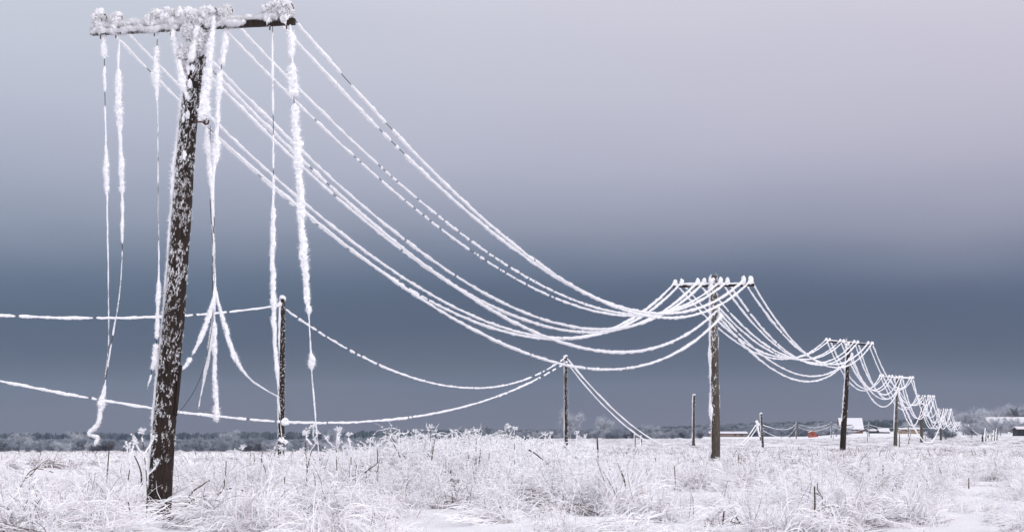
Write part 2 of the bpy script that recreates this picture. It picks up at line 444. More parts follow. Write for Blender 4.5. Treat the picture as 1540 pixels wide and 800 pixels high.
        mb.needles(bs, d2, L, (rng.uniform(.003, .009, m)*(.6+.6*sz_) if near else rng.uniform(.014, .03, m)))
        if near:                                                     # crusty strip up the windward flank
            sel = np.arange(int(n*.12), n); p = pts[sel]+np.stack([-rr[sel]*.96, -rr[sel]*.25, sel*0.], 1)
            frost_path(mb, p, .022+.035*np.linspace(0, 1, len(sel))*smooth_noise(len(sel), 6), spiky=.9, sides=8, dens=12, needle=1.3, nw=.013)
            for k in range(45):
                j = int(n-1-abs(rng.normal(0, n*.13))); j = max(j, 5); a_ = rng.uniform(math.pi*.95, math.pi*1.6)
                rad_ = rng.uniform(.01, .035)
                mb.blob(pts[j]+np.array([math.cos(a_), math.sin(a_), 0])*rr[j], (rad_, rad_*.7, rad_*rng.uniform(1, 2.4)), .5, 2, seed=k)
        elif i < 4:
            sel = np.arange(int(n*(.12 if i == 1 else .3)), n); p = pts[sel]+np.stack([-rr[sel]*.93, -rr[sel]*.3, sel*0.], 1)
            frost_path(mb, p, .05*(.25+smooth_noise(len(sel), 9)), spiky=1.1, sides=8, dens=12, nw=.03)
        mb.build('post_frost', M['frost'], root)
    if near:
        # cable guard strip on the right flank
        g0, g1 = P(271.5, 549, Y-.07), P(264, 622, Y-.07)
        mb = MB(); pts_ = resample([g0, (g0+g1)/2, g1], .1)
        mb.tube(pts_, [.028]*len(pts_), 8); mb.tube([g1, g1+[-.01, 0, -.04]], [.04, .02], 8); mb.build('cable_guard', M['wood'], root)
        # diagonal brace, furred with frost
        a0, a1 = c+ax*.17-fwd*.0+fwd*.08, P(286, 92, Y-.2)
        mb = MB(); mb.tube([a0, a1], .018, 6); br = mb.build('brace', M['iron'], root)
        mb = MB(); pp = resample([a0, (a0+a1)/2, a1], .03); frost_path(mb, pp, .045*np.ones(len(pp)), dens=18, sides=9, needle=.7, nw=.012)
        o = mb.build('frost_coat', M['frost'], root, smooth=True); o.parent = br
    d['tops'] = tops; d['bt'] = bt; d['pts'] = pts; d['root'] = root; d['shift'] = shift
    return root
for i, d in enumerate(MAIN): build_pole(i, d)

# ------------------------------------------------------------------ wires of the main line
def span(a, b, sag, step):
    L = np.linalg.norm(b-a); n = max(12, int(L/step)); t = np.linspace(0, 1, n)[:, None]
    p = a*(1-t)+b*t; p[:, 2] -= (4*sag*t*(1-t))[:, 0]; return p, L
def sag_for(a, b, px, py):
    k = (px-CX)/F
    # x(t)=k*y(t)
    t = (k*a[1]-a[0])/((b[0]-a[0])-k*(b[1]-a[1]))
    y = a[1]+(b[1]-a[1])*t; zl = a[2]+(b[2]-a[2])*t
    zt = CAMZ-(py-HY)/F*y
    return (zl-zt)/(4*t*(1-t))
C12 = {0: (750, 496), 1: (750, 490), 2: (750, 465), 3: (750, 452), 4: (750, 404), 5: (750, 391), 6: (750, 357), 7: (750, 349), 'b0': (750, 514), 'b1': (750, 472)}
C23 = {0: (1180, 540), 1: (1180, 538), 2: (1180, 537), 3: (1180, 534), 4: (1180, 529), 5: (1180, 526), 6: (1180, 505), 7: (1180, 498), 'b0': (1180, 565), 'b1': (1180, 555)}
C34 = {'b0': (1332, 611), 'b1': (1328, 600), 7: (1328, 555), 6: (1328, 567), 5: (1310, 571), 4: (1310, 575), 3: (1307, 583), 2: (1307, 584), 1: (1307, 584), 0: (1307, 585)}
SPN = ['first and second', 'second and third', 'third and fourth', 'fourth and fifth', 'fifth and sixth', 'sixth and seventh', 'seventh and farthest']
for s in range(7):
    A, B = MAIN[s], MAIN[s+1]
    cons = [C12, C23, C34][s] if s < 3 else {}
    step = [.045, .12, .25, .5, .9, 1.2, 1.5][s]
    keys = list(range(8))+['b0', 'b1']
    if s == 3: keys.remove('b0')
    for k in keys:
        if isinstance(k, int): a, b = A['tops'][k], B['tops'][k]; nm = 'on the %s pin from the left' % ORD[k]
        else:
            j = int(k[1]); a, b = A['bt'][j], B['bt'][j]; nm = ['on the lower side bracket', 'on the upper side bracket'][j]
            if s > 0: nm = ['on the front side bracket', 'on the rear side bracket'][j]
        if k in cons: sg = sag_for(a, b, *cons[k])
        else: sg = [0, 0, 0, 2.7, 3.2, 2.8, 2.2][s]*rng.uniform(.6, 1.4)
        p, L = span(a, b, sg, step)
        n = len(p)
        if s < 3: print('span', s, k, 'sag %.2f' % sg, 'L %.1f' % L)
        base = [.0215, .038, .045, .056, .068, .074, .078][s]
        r = np.full(n, base)
        if s == 0:
            r *= 1.0+.62*np.linspace(0, 1, n)
            zones = []
            if k in (4, 5): zones = [(.12, .5, 24, .03, .11)]
            if k in (0,): zones = [(.15, .35, 12, .03, .12)]
            if k in (6, 7): zones = [(.0, .14, 4, .06, .30)]
            m = gaps_mask(n, L, 3, .04, .12, zones)
            m[:8] = 0
            if k in (4, 5): r *= np.where(np.linspace(0, 1, n) < .6, .8, .95)
            if k == 'b1': r *= 1.12
            r = r*m
            wire_obj(p, r, 'frosted wire %s, between %s crossarm pole' % (nm, SPN[s]), 'wires of the main line', sides=8, dens=9, spiky=.5, needle=1.1, nw=.009)
        else:
            if s == 1: r = r*gaps_mask(n, L, 2, .1, .2)
            wire_obj(p, r, 'frosted wire %s, between %s crossarm pole' % (nm, SPN[s]), 'wires of the main line', wire_r=.012, sides=6, dens=(2 if s == 1 else 0), spiky=.4)
# slack wire to the ground
ctl = [P(1351.5, 588, 158), P(1356, 604, 165), P(1363, 618, 178), P(1372, 637, 192), P(1381, 653, 205), P(1389, 663, 215), P(1395, 665, 225), P(1402, 663, 240), P(1409, 652, 265), P(1415, 636, 300), P(1417, 624, 318)]
p = resample(ctl, .5); wire_obj(p, np.full(len(p), .10), 'thick slack frosted wire drooping to the snow behind the fourth crossarm pole', None, wire_r=.015, sides=6, dens=0, spiky=.3)

# ------------------------------------------------------------------ torn wires dangling from the first pole
Y1 = 24.5
def dangle(ctrl, prof, label, gapn=3, dY=-.1, group='torn wires dangling from the first pole', wr=.006):
    px0 = ctrl[0][0]
    base = arm_point(MAIN[0], px0, ctrl[0][1]); y0 = base[1]+dY
    pts = resample([P(x, y, y0-.03*i) for i, (x, y) in enumerate(ctrl)], .03)
    pyv = HY-(pts[:, 2]-CAMZ)*F/pts[:, 1]
    ys, ds = zip(*prof); dia = np.interp(pyv, ys, ds)
    r = dia/2/97.0*np.interp(dia, [2, 5], [.72, 1.0])
    r = np.where(dia < 1.3, 0, r)*gaps_mask(len(pts), 7, gapn, .04, .12)
    # thin rime on bare stretches
    wire_obj(pts, r*.92, label, group, wire_r=wr, sides=8, dens=20, spiky=1.0, needle=1.1, nw=.009, down=-.15)
T = 0.5
dangle([(157, 40), (157, 100), (159, 200), (161, 300), (163, 420), (163, 520), (158, 565)],
       [(40, 1), (54, 4), (60, 6), (82, 6), (90, 1), (97, 3.5), (150, 3.5), (215, 2.6), (222, 4), (250, 6.5), (285, 6), (292, 3.5), (340, 2.4), (400, 2), (520, 2), (566, 2)],
       'torn wire thin below, hanging from the leftmost pin of the leaning pole')
dangle([(180, 40), (178, 110), (180, 190), (183, 260), (184, 370), (180, 440), (172, 490), (162, 550), (157, 585), (151, 620), (147, 637), (134, 651), (139, 655), (147, 657), (143, 668)],
       [(40, 1), (54, 3), (104, 3.5), (108, 8.5), (185, 10), (195, 6), (215, 5.5), (285, 7), (292, 3), (340, 4.5), (372, 3), (385, 2), (575, 2.2), (585, 5), (610, 7.5), (650, 6), (668, 4)],
       'torn wire with a crooked frosted tail, hanging from the second pin')
dangle([(238, 40), (236, 70), (235, 115), (237, 160), (238, 300), (239, 400), (238, 450), (234, 530), (228, 560), (222, 583)],
       [(40, 1), (66, 3), (75, 6), (95, 6), (105, 9), (120, 9), (135, 3.5), (145, 5), (155, 3), (165, 1.5), (300, 1.5), (420, 2.4), (430, 5), (480, 5.5), (545, 6.5), (560, 4), (583, 2)],
       'torn straight wire left of the post, ending in mid-air at a thick tip')
dangle([(260, 42), (265, 70), (269, 95), (275, 125), (284, 150)], [(40, 6), (60, 9), (105, 9), (120, 10), (150, 6)], 'short furred wire end running from the fourth pin onto the post', 1, dY=-.16)
dangle([(322, 25), (319, 60), (314, 100), (311, 130), (307, 160), (304, 180)], [(25, 5), (45, 9), (90, 10), (120, 11), (140, 10), (165, 12), (180, 8)], 'thick frosted jumper wire from the fifth pin down to the hook', 0, dY=-.2)
dangle([(341, 40), (337, 70), (332, 110), (328, 150), (326, 200), (323, 240), (321, 270), (321, 300), (323, 380), (322, 440), (316, 470), (303, 505), (286, 540), (275, 555)],
       [(40, 5), (60, 8), (100, 9), (130, 8), (180, 6), (205, 7), (212, 10), (245, 8), (258, 4), (290, 3), (330, 1.5), (425, 1.6), (440, 4), (480, 6), (530, 5.5), (555, 4)],
       'torn wire from the sixth pin, its frosted end bending left towards the post')
dangle([(310, 185), (313, 230), (317, 270), (320, 320), (322, 380), (323, 430), (323, 480), (323, 560), (325, 600), (326, 633)],
       [(185, 2.4), (200, 4), (215, 8), (265, 7), (280, 4), (330, 3), (430, 2), (480, 3), (490, 5.5), (600, 6), (625, 7), (633, 5)],
       'torn wire below the hook hanging straight, with a thick frosted end', 1, dY=-.05)
dangle([(316, 190), (318, 280), (321, 340), (323, 400), (325, 440), (330, 462), (340, 498), (353, 535), (372, 565), (395, 583), (422, 598)],
       [(190, 1.2), (270, 2.5), (300, 2.5), (430, 1.6), (440, 3.5), (470, 4.5), (500, 6), (550, 5), (562, 3), (600, 2.2)],
       'torn wire below the hook curling far out to the right', 1, dY=0)
dangle([(316, 300), (320, 380), (321, 440), (319, 490), (314, 530), (309, 560), (303, 590), (299, 613)],
       [(300, 1.2), (440, 1.6), (486, 3), (495, 5), (550, 4.5), (580, 3), (613, 2)],
       'torn wire below the hook, shorter and leaning slightly left', 1, dY=.06)
dangle([(319, 400), (320, 470), (316, 510), (308, 548), (295, 582), (280, 606), (268, 621)],
       [(300, 1), (440, 1), (700, 1)], 'thin bare wire running back to the cable guard on the post', 0, dY=-.05, wr=.005)
dangle([(410, 35), (410, 100), (411, 200), (411, 300), (410, 400), (412, 480), (415, 540), (418, 575), (421, 620), (424, 660)],
       [(40, 1), (60, 2), (95, 3.5), (130, 2.6), (270, 2.6), (290, 4), (305, 3), (325, 7), (430, 8), (480, 7), (540, 5.5), (575, 3), (600, 1.6), (660, 1.5)],
       'torn wire from the seventh pin reaching down in front of the bare pole', dY=-.12)
dangle([(436, 25), (438, 60), (440, 95), (442, 150), (446, 200), (450, 250), (453, 320), (457, 380), (461, 430), (463, 460), (466, 500), (469, 560), (473, 610), (477, 660), (481, 692)],
       [(30, 1), (48, 3), (52, 9), (80, 9), (88, 2), (96, 3), (102, 10), (180, 11), (230, 9), (280, 11), (300, 9), (340, 9), (400, 9.5), (440, 8), (450, 9), (458, 4), (466, 7), (475, 2.4), (530, 2.6), (538, 9), (548, 10), (556, 2), (600, 2.4), (692, 2)],
       'longest and thickest torn wire, hanging from the outermost right pin', 1, dY=-.12)

# ------------------------------------------------------------------ second, lower line to the left
def simple_post(name, line, Y, r, label, cat, group=None, frost=.04, top=True, material='wood', knots=()):
    ctrl = np.array([P(x, y, Y) for x, y in line]); base = ctrl[0]; g = gz(base[0], Y)
    if ctrl[0][2] > g-.05: ctrl = np.vstack([ctrl[0]+[0, 0, -(ctrl[0][2]-g+.25)], ctrl])
    root = thing(name, (base[0], Y, g), label, cat, group)
    pts = resample(ctrl, .15); n = len(pts); mb = MB(); mb.tube(pts, np.linspace(r[0], r[1], n), 12, amp=.08); mb.build('post', M[material], root, smooth=True)
    mb = MB(); rr = np.linspace(r[0], r[1], n)
    sel = np.arange(int(n*.15), n); p = pts[sel]+np.stack([-rr[sel]*.85, -rr[sel]*.35, sel*0.], 1)
    frost_path(mb, p, frost*(.3+smooth_noise(len(sel), 7)), spiky=1.1, sides=7, dens=12, nw=.02)
    q = 0 if frost < .02 else int(260*(pts[-1][2]-g)/6*min(1.3, max(1, Y/80))); idx = rng.integers(int(n*.1), n, q); th_ = rng.uniform(math.pi, 2*math.pi, q)
    nd = np.stack([np.cos(th_), np.sin(th_), np.zeros(q)], 1); d2 = nd+rng.normal(0, .6, (q, 3)); d2 /= np.linalg.norm(d2, axis=1)[:, None]
    mb.needles(pts[idx]+nd*rr[idx][:, None]+np.stack([th_*0, th_*0, rng.uniform(-.09, .09, q)], 1), d2, rng.uniform(.03, .1, q), rng.uniform(.015, .04, q))
    if top: mb.blob(pts[-1]+[0, 0, .03], (r[1]*1.25, r[1]*1.2, .09), .4, 2, seed=int(Y))
    for (kx, ky, kr) in knots: mb.blob(P(kx, ky, Y-.15), (kr, kr*.8, kr), .45, 2, seed=int(kx))
    mb.build('post_frost', M['frost'], root)
    return root
def insul(root, q):
    mb = MB(); mb.tube([q-[0, 0, .08], q, q+[0, 0, .06]], [.03, .045, .03], 8); o = mb.build('insulator', M['porcelain'], root, smooth=True)
    mb = MB(); mb.blob(q+[0, 0, .02], .085, .4, 2, seed=3); f = mb.build('frost_cap', M['frost'], root, smooth=True); f.parent = o
L1 = simple_post('wire_post', [(423, 700), (423, 640), (424, 560), (425, 449)], 65, (.14, .10), 'slim dark post with crusted top, right of the leaning pole', 'post', 'posts of the lower wire line', knots=[(428, 634, .17), (423, 661, .12), (429, 664, .1)])
L2 = simple_post('wire_post', [(851, 672), (851, 600), (850.5, 536)], 111, (.14, .11), 'frosted post where both lower wires meet, left of centre pole', 'post', 'posts of the lower wire line')
L0X = P(-70, 474, 52)
L1t, L1b = P(421, 459, 64.85), P(427, 634, 64.85)
L2t, L2b = P(848, 539, 110.8), P(849, 546, 110.8)
insul(L1, P(421, 458, 64.9)); insul(L2, P(849, 538, 110.9)); insul(L2, P(852, 545, 110.85))
def lower_wire(a, b, cpx, lab, r=.038, gaps=9, zones=(), dens=5, step=.09):
    sg = sag_for(a, b, *cpx) if cpx else .4
    p, L = span(a, b, sg, step); rr = r*gaps_mask(len(p), L, gaps, .04, .13, zones)*np.ones(len(p))
    wire_obj(p, rr, lab, 'wires of the lower line', wire_r=.011, sides=7, dens=dens, spiky=.5, needle=.7)
lower_wire(P(-90, 468, 45), L1t, (180, 478), 'upper lower-line wire entering at the left edge, up to the slim post')
lower_wire(P(-90, 553, 45), L1b, (150, 601), 'low wire entering at the left edge, crossing behind the leaning pole', r=.041, gaps=6)
lower_wire(L1t, L2t, (700, 583), 'single wire drooping from the slim post top to the frosted post', r=.045, zones=[(.0, .25, 7, .05, .15), (.82, .98, 9, .15, .5)])
lower_wire(L1b, L2b, (560, 633), 'low wire rising from the slim post foot to the frosted post', r=.05, zones=[(.85, .98, 8, .2, .5)])
G0, G1 = P(990, 666, 128), P(978, 666, 125)
lower_wire(P(853, 539, 110.9), G0, (905, 598), 'fallen wire running down from the frosted post to snow, upper one', r=.05, gaps=3, dens=0, step=.3)
lower_wire(P(854, 547, 110.8), G1, (905, 607), 'fallen wire running down from the frosted post to snow, lower one', r=.05, gaps=3, dens=0, step=.3)
simple_post('wire_post', [(1043, 668), (1043, 630), (1043.5, 594)], 170, (.17, .13), 'bare dark post with no wires, left of the centre pole', 'post', 'posts of the lower wire line', frost=.05)
# frosted stub posts at the fallen wires
simple_post('stub_post', [(955, 664), (955, 658), (954.5, 654)], 150, (.07, .06), 'short white stub post left of the pair by the fallen wires', 'post', 'stub posts in the field', frost=.06)
simple_post('stub_post', [(964.5, 664), (964.5, 660), (964, 656)], 150, (.07, .06), 'short white stub post right of the pair by the fallen wires', 'post', 'stub posts in the field', frost=.06)
# frosted twin post with strut
tw = simple_post('twin_post', [(1147, 674), (1146, 650), (1144.5, 622)], 150, (.14, .11), 'furry frosted post with a leaning strut, right of the centre pole', 'post', frost=.05)
mb = MB(); pp = resample([P(1138, 634, 150), P(1140, 645, 150), P(1144, 660, 150), P(1147, 670, 150)], .15); mb.tube(pp, .06, 7); st_ = mb.build('strut', M['wood'], tw)
mb = MB(); frost_path(mb, pp[:int(len(pp)*.7)], np.full(int(len(pp)*.7), .085), sides=7, dens=8, spiky=.7); mb.blob(pp[0], .13, .5, 2); mb.blob(P(1141, 638, 149.9), .12, .5, 2, seed=4)
o = mb.build('strut_frost', M['frost'], tw)
for k, (a, b) in enumerate([(P(1137, 638, 150), P(1113, 668, 140)), (P(1139, 642, 150), P(1117, 669, 140))]):
    p, L = span(a, b, .15, .4); wire_obj(p, np.full(len(p), .045), ['upper stay wire left of the furry strut post', 'lower stay wire left of the furry strut post'][k], 'stay wires of the strut post', sides=5, dens=0)
# third tiny line in the distance
TY = [150, 440, 440, 440, 440]
TX = [1146, 1197.5, 1250, 1307, 1366, 1412]
ttop = [P(1146, 638, 150)]+[P(x, y, 440) for x, y in ((1197.5, 636.5), (1250, 636), (1307, 638), (1366, 637), (1412, 639))]
tn = ['twin', 'bush side', 'house side', 'barn side', 'bush end']
for k, (x, lab) in enumerate(((1197.5, 'thin distant pole standing left of the orange hut'), (1250, 'thin distant pole just left of the white roofed house'), (1307, 'thin distant pole left of the low white sheds'), (1366, 'thin distant pole rising behind the tan barn'))):
    r_ = simple_post('wire_post', [(x, 656), (x, 645), (x, 635)], 440, (.13, .11), lab, 'post', 'distant thin posts', frost=.04)
    if k == 0:
        mb = MB(); mb.tube([P(1200.5, 656, 440), P(1199.5, 636, 440)], .1, 7); mb.build('twin_leg', M['wood_grey'], r_)
for k in range(5):
    for j in (0, 1):
        a, b = ttop[k]+[0, 0, -.5*j], ttop[k+1]+[0, 0, -.6*j]
        p, L = span(a, b, 1.1+.5*j if k else 1.0+.7*j, 2.5); wire_obj(p, np.linspace(.04 if k == 0 else .05, .05, len(p))*.8,
            ['upper', 'lower'][j]+' distant wire '+['leaving the furry strut post to the right', 'above the orange hut', 'behind the white roofed house', 'above the low white sheds', 'right of the tan barn'][k], 'distant thin wires', wire_r=.02, sides=5, dens=0)
# loose stakes
for (x, y0, y1, Y, lab) in ((1352.5, 645, 674, 150, 'thin grey stake standing just right of the fourth crossarm pole'), (1369, 644, 662, 210, 'leaning dark stake in front of the tan barn'),
        (1391.5, 650, 663, 250, 'short stake just right of the fifth crossarm pole'), (1304.5, 650, 659, 240, 'short stake in the field below the white sheds'),
        (1253, 650, 657, 300, 'short stake in the field left of the third crossarm pole')):
    simple_post('stake', [(x-(2.2 if x == 1369 else 0), y1), (x, (y0+y1)/2), (x, y0)], Y, (.07, .05), lab, 'stake', 'stakes in the far field', frost=.03, material='wood_grey')
sx = [(1477.5, 655, 668), (1482, 643, 672), (1486, 653, 669), (1490, 652, 668), (1495, 646, 666), (1499, 643, 658)]
sp = []
for k, (x, y0, y1) in enumerate(sx):
    simple_post('fence_stake', [(x, y1), (x, (y0+y1)/2), (x, y0)], 260+k*12, (.16, .13), '%s stake from the left in the dark stake row at right' % ORD[k], 'stake', 'row of stakes at the right', frost=.012, top=False)
    sp.append(P(x, y0, 260+k*12))
pr = MAIN[7]['tops'][-1]
for k in range(6):
    for j in range(2):
        a = pr+[0, 0, -.8*j] if k == 0 else sp[k-1]+[0, 0, -.5*j]; b = sp[k]+[0, 0, -.5*j]
        p, L = span(a, b, .5+j*1.0+.3*(k % 2), 2 if k == 0 else .5)
        wire_obj(p, np.full(len(p), .07), '%s frosted wire reaching the %s stake of the right-hand row' % (['upper', 'lower'][j], ORD[k]), 'wires of the stake row', sides=5, dens=0)

# ------------------------------------------------------------------ buildings
def slab(mb, p0, p1, p2, p3, th, mi=0):
    """thick quad; corners ccw seen from outside"""
    p = [np.array(q, float) for q in (p0, p1, p2, p3)]; n = np.cross(p[1]-p[0], p[3]-p[0]); n /= np.linalg.norm(n)
    v = [q for q in p]+[q+n*th for q in p]
    mb.add(v, [(3, 2, 1, 0), (4, 5, 6, 7), (0, 1, 5, 4), (1, 2, 6, 5), (2, 3, 7, 6), (3, 0, 4, 7)], mi)
def gable_house(name, label, cat, pxl, pxr, py_base, Y, wall_h, roof_h, depth, wallm, ridge='x', eave=.35, snow=.3, windows=(), doors=(), chimneys=(), dormer=None, group=None):
    xl, xr = (pxl-CX)/F*Y, (pxr-CX)/F*Y; z0 = CAMZ-(py_base-HY)/F*Y; w = xr-xl; cx = (xl+xr)/2
    root = thing(name, (cx, Y, z0), label, cat, group)
    zb = z0-.6
    mb = MB(); y0, y1 = Y, Y+depth
    if ridge == 'x':
        v = [(xl, y0, zb), (xr, y0, zb), (xr, y1, zb), (xl, y1, zb), (xl, y0, z0+wall_h), (xr, y0, z0+wall_h), (xr, y1, z0+wall_h), (xl, y1, z0+wall_h), (xl, (y0+y1)/2, z0+wall_h+roof_h), (xr, (y0+y1)/2, z0+wall_h+roof_h)]
        mb.add(v, [(0, 1, 5, 4), (1, 2, 6, 9, 5), (2, 3, 7, 6), (3, 0, 4, 8, 7)])
    else:
        v = [(xl, y0, zb), (xr, y0, zb), (xr, y1, zb), (xl, y1, zb), (xl, y0, z0+wall_h), (xr, y0, z0+wall_h), (xr, y1, z0+wall_h), (xl, y1, z0+wall_h), (cx, y0, z0+wall_h+roof_h), (cx, y1, z0+wall_h+roof_h)]
        mb.add(v, [(0, 1, 5, 8, 4), (1, 2, 6, 5), (2, 3, 7, 9, 6), (3, 0, 4, 7)])
    mb.build('wall', wallm, root)
    mb = MB(); mb2 = MB(); e = eave; zt = z0+wall_h
    def pair(m_, off, th, e):
        if ridge == 'x':
            ym = (y0+y1)/2; k = roof_h/(depth/2)
            slab(m_, (xl-e, y0-e, zt-k*e+off), (xr+e, y0-e, zt-k*e+off), (xr+e, ym, zt+roof_h+off), (xl-e, ym, zt+roof_h+off), th)
            slab(m_, (xr+e, y1+e, zt-k*e+off), (xl-e, y1+e, zt-k*e+off), (xl-e, ym+.01, zt+roof_h+off), (xr+e, ym+.01, zt+roof_h+off), th)
        else:
            k = roof_h/(w/2)
            slab(m_, (xl-e, y1+e, zt-k*e+off), (xl-e, y0-e, zt-k*e+off), (cx, y0-e, zt+roof_h+off), (cx, y1+e, zt+roof_h+off), th)
            slab(m_, (xr+e, y0-e, zt-k*e+off), (xr+e, y1+e, zt-k*e+off), (cx+.01, y1+e, zt+roof_h+off), (cx+.01, y0-e, zt+roof_h+off), th)
    pair(mb, .02, .12, e); rf = mb.build('roof', M['brown'], root)
    if snow: pair(mb2, .15, snow, e-.05); s = mb2.build('roof_snow', M['roof'], root); s.parent = rf
    for (fx, fz, ww, hh) in windows:
        c = (xl+w*fx, Y-.03, z0+fz); mb = MB(); mb.box(c, (ww, .08, hh)); f_ = mb.build('window', M['brown'], root)
        mb = MB(); mb.box((c[0], c[1]-.05, c[2]), (ww*.78, .04, hh*.78)); g_ = mb.build('pane', M['glass'], root); g_.parent = f_
    for (fx, ww, hh) in doors:
        mb = MB(); mb.box((xl+w*fx, Y-.04, z0+hh/2), (ww, .1, hh)); mb.build('door', M['dark'], root)
    for (fx, hh) in chimneys:
        mb = MB(); mb.box((xl+w*fx, Y+depth*.5, zt+roof_h+hh/2-.2), (.7, .7, hh+.8)); mb.box((xl+w*fx, Y+depth*.5, zt+roof_h+hh+.25), (.85, .85, .12)); mb.build('chimney', M['brick'], root)
    if dormer:
        fx, ww, z1, hh = dormer; yy = Y+depth*.12; x0 = xl+w*fx
        mb = MB(); mb.box((x0, yy+1.2, z0+z1+hh/2), (ww, 2.4, hh)); dm = mb.build('dormer', M['brown'], root)
        mb = MB(); mb.box((x0, yy-.06, z0+z1+hh/2), (ww*.72, .1, hh*.62)); q = mb.build('dormer_window', M['glass'], root); q.parent = dm
        mb = MB(); slab(mb, (x0-ww/2-.3, yy-.5, z0+z1+hh), (x0+ww/2+.3, yy-.5, z0+z1+hh), (x0+ww/2+.3, yy+3.2, z0+z1+hh+1.1), (x0-ww/2-.3, yy+3.2, z0+z1+hh+1.1), .3); q = mb.build('dormer_roof', M['roof'], root); q.parent = dm
    return root
gable_house('house', 'tall house with steep white snowy roof and dormer, behind the third pole', 'house', 1264, 1298, 651.5, 700, 1.9, 4.6, 7.5, M['brown'], dormer=(.38, 3.0, 2.7, 1.1), windows=[(.72, 1.1, 1.4, .9), (.9, 1.1, 1.4, .9)], chimneys=[(.3, .7)])
gable_house('long_house', 'long low brown house under flat snow, right of the centre pole', 'house', 1068, 1123, 657, 800, 1.75, .7, 7, M['brick'], eave=.6, snow=.25, windows=[(.68, 1.1, 1.3, 1.0), (.86, 1.1, 1.8, 1.0)], chimneys=[(.66, .5)])
hut = gable_house('hut', 'small bright orange wooden hut standing alone in the field', 'hut', 1217, 1227, 655.5, 600, 1.25, .75, 2.6, M['orange'], ridge='y', eave=.15, snow=.06, windows=[(.5, .75, .9, .75)])
mb = MB(); xr_ = (1227-CX)/F*600; zz = CAMZ-(2.5)/F*600
mb.add([(xr_, 600.2, zz-.3), (xr_+.9, 600.2, zz-.3), (xr_+.9, 602, zz-.3), (xr_, 602, zz-.3), (xr_, 600.2, zz+.62), (xr_+.9, 600.2, zz+.35), (xr_+.9, 602, zz+.35), (xr_, 602, zz+.62)],
       [(0, 1, 5, 4), (1, 2, 6, 5), (2, 3, 7, 6), (3, 0, 4, 7), (4, 5, 6, 7)]); mb.build('lean_to', M['orange'], hut)
gable_house('shed', 'low dark shed under a snow slab, left of the pair of sheds', 'shed', 1307, 1317, 650.8, 700, .75, .55, 5, M['dark'], eave=.4, snow=.3, group='low sheds right of the white roofed house')
gable_house('shed', 'tiny green shed squeezed between the two white roofed sheds', 'shed', 1318, 1321.5, 650.5, 702, .85, .2, 2, M['green'], eave=.05, snow=.05, group='low sheds right of the white roofed house')
gable_house('shed', 'wider shed with tall snowy roof, just left of the fourth pole', 'shed', 1323, 1338, 651, 700, .45, 1.3, 6, M['dark'], eave=.3, snow=.3, group='low sheds right of the white roofed house')
gable_house('barn', 'long tan barn with a thin snowy roof, between fourth and fifth poles', 'barn', 1356, 1386, 651.8, 600, 1.5, .35, 6, M['tan'], eave=.5, snow=.25, windows=[(.3, .9, .9, .6), (.75, .9, .9, .6)])
gable_house('farmhouse', 'wide white roofed farmhouse at the right edge among frosted bushes', 'house', 1488, 1552, 646, 560, 2.2, 1.9, 9, M['brick'], eave=.5, snow=.35, windows=[(.2, 1.3, 1.2, 1.2), (.5, 1.3, 1.2, 1.2), (.8, 1.3, 1.2, 1.2)], chimneys=[(.25, .8), (.62, .7)])
gable_house('dark_shed', 'black open shed with snowy roof at the right edge', 'shed', 1530, 1556, 652, 420, 1.1, .5, 4, M['dark'], eave=.25, snow=.2, doors=[(.35, 2.4, .95)])
def car(px, py, Y):
    c = P(px, py, Y); root = thing('parked_car', c, 'dark red snow-capped car parked before the farmhouse', 'car')
    prof = [(-1.9, .3), (-1.9, .75), (-1.2, .85), (-.8, 1.3), (.7, 1.35), (1.3, .9), (1.95, .8), (1.95, .3)]
    v = []; n = len(prof)
    for y in (-.8, .8):
        for (x, z) in prof: v.append((c[0]+x, c[1]+y, c[2]+z))
    mb = MB(); mb.add(v, [tuple(range(n)), tuple(range(n, 2*n))[::-1]]+[(k, k+n, (k+1) % n+n, (k+1) % n) for k in range(n)]); mb.build('body', M['carpaint'], root)
    mb = MB(); slab(mb, (c[0]-.8, c[1]-.75, c[2]+1.32), (c[0]+.7, c[1]-.75, c[2]+1.36), (c[0]+.7, c[1]+.75, c[2]+1.36), (c[0]-.8, c[1]+.75, c[2]+1.32), .15); mb.build('roof_snow', M['roof'], root)
    mb = MB()
    mb.add([(c[0]-.95, c[1]-.815, c[2]+.88), (c[0]+1.1, c[1]-.815, c[2]+.88), (c[0]+.65, c[1]-.815, c[2]+1.28), (c[0]-.7, c[1]-.815, c[2]+1.24)], [(0, 1, 2, 3)]); mb.build('window', M['glass'], root)
    for x in (-1.2, 1.2):
        for y in (-.8, .8):
            mb = MB(); mb.tube([(c[0]+x, c[1]+y-.1, c[2]+.3), (c[0]+x, c[1]+y, c[2]+.3), (c[0]+x, c[1]+y+.1, c[2]+.3)], .3, 14); mb.build('wheel', M['rubber'], root)
car(1516, 650.3, 480)

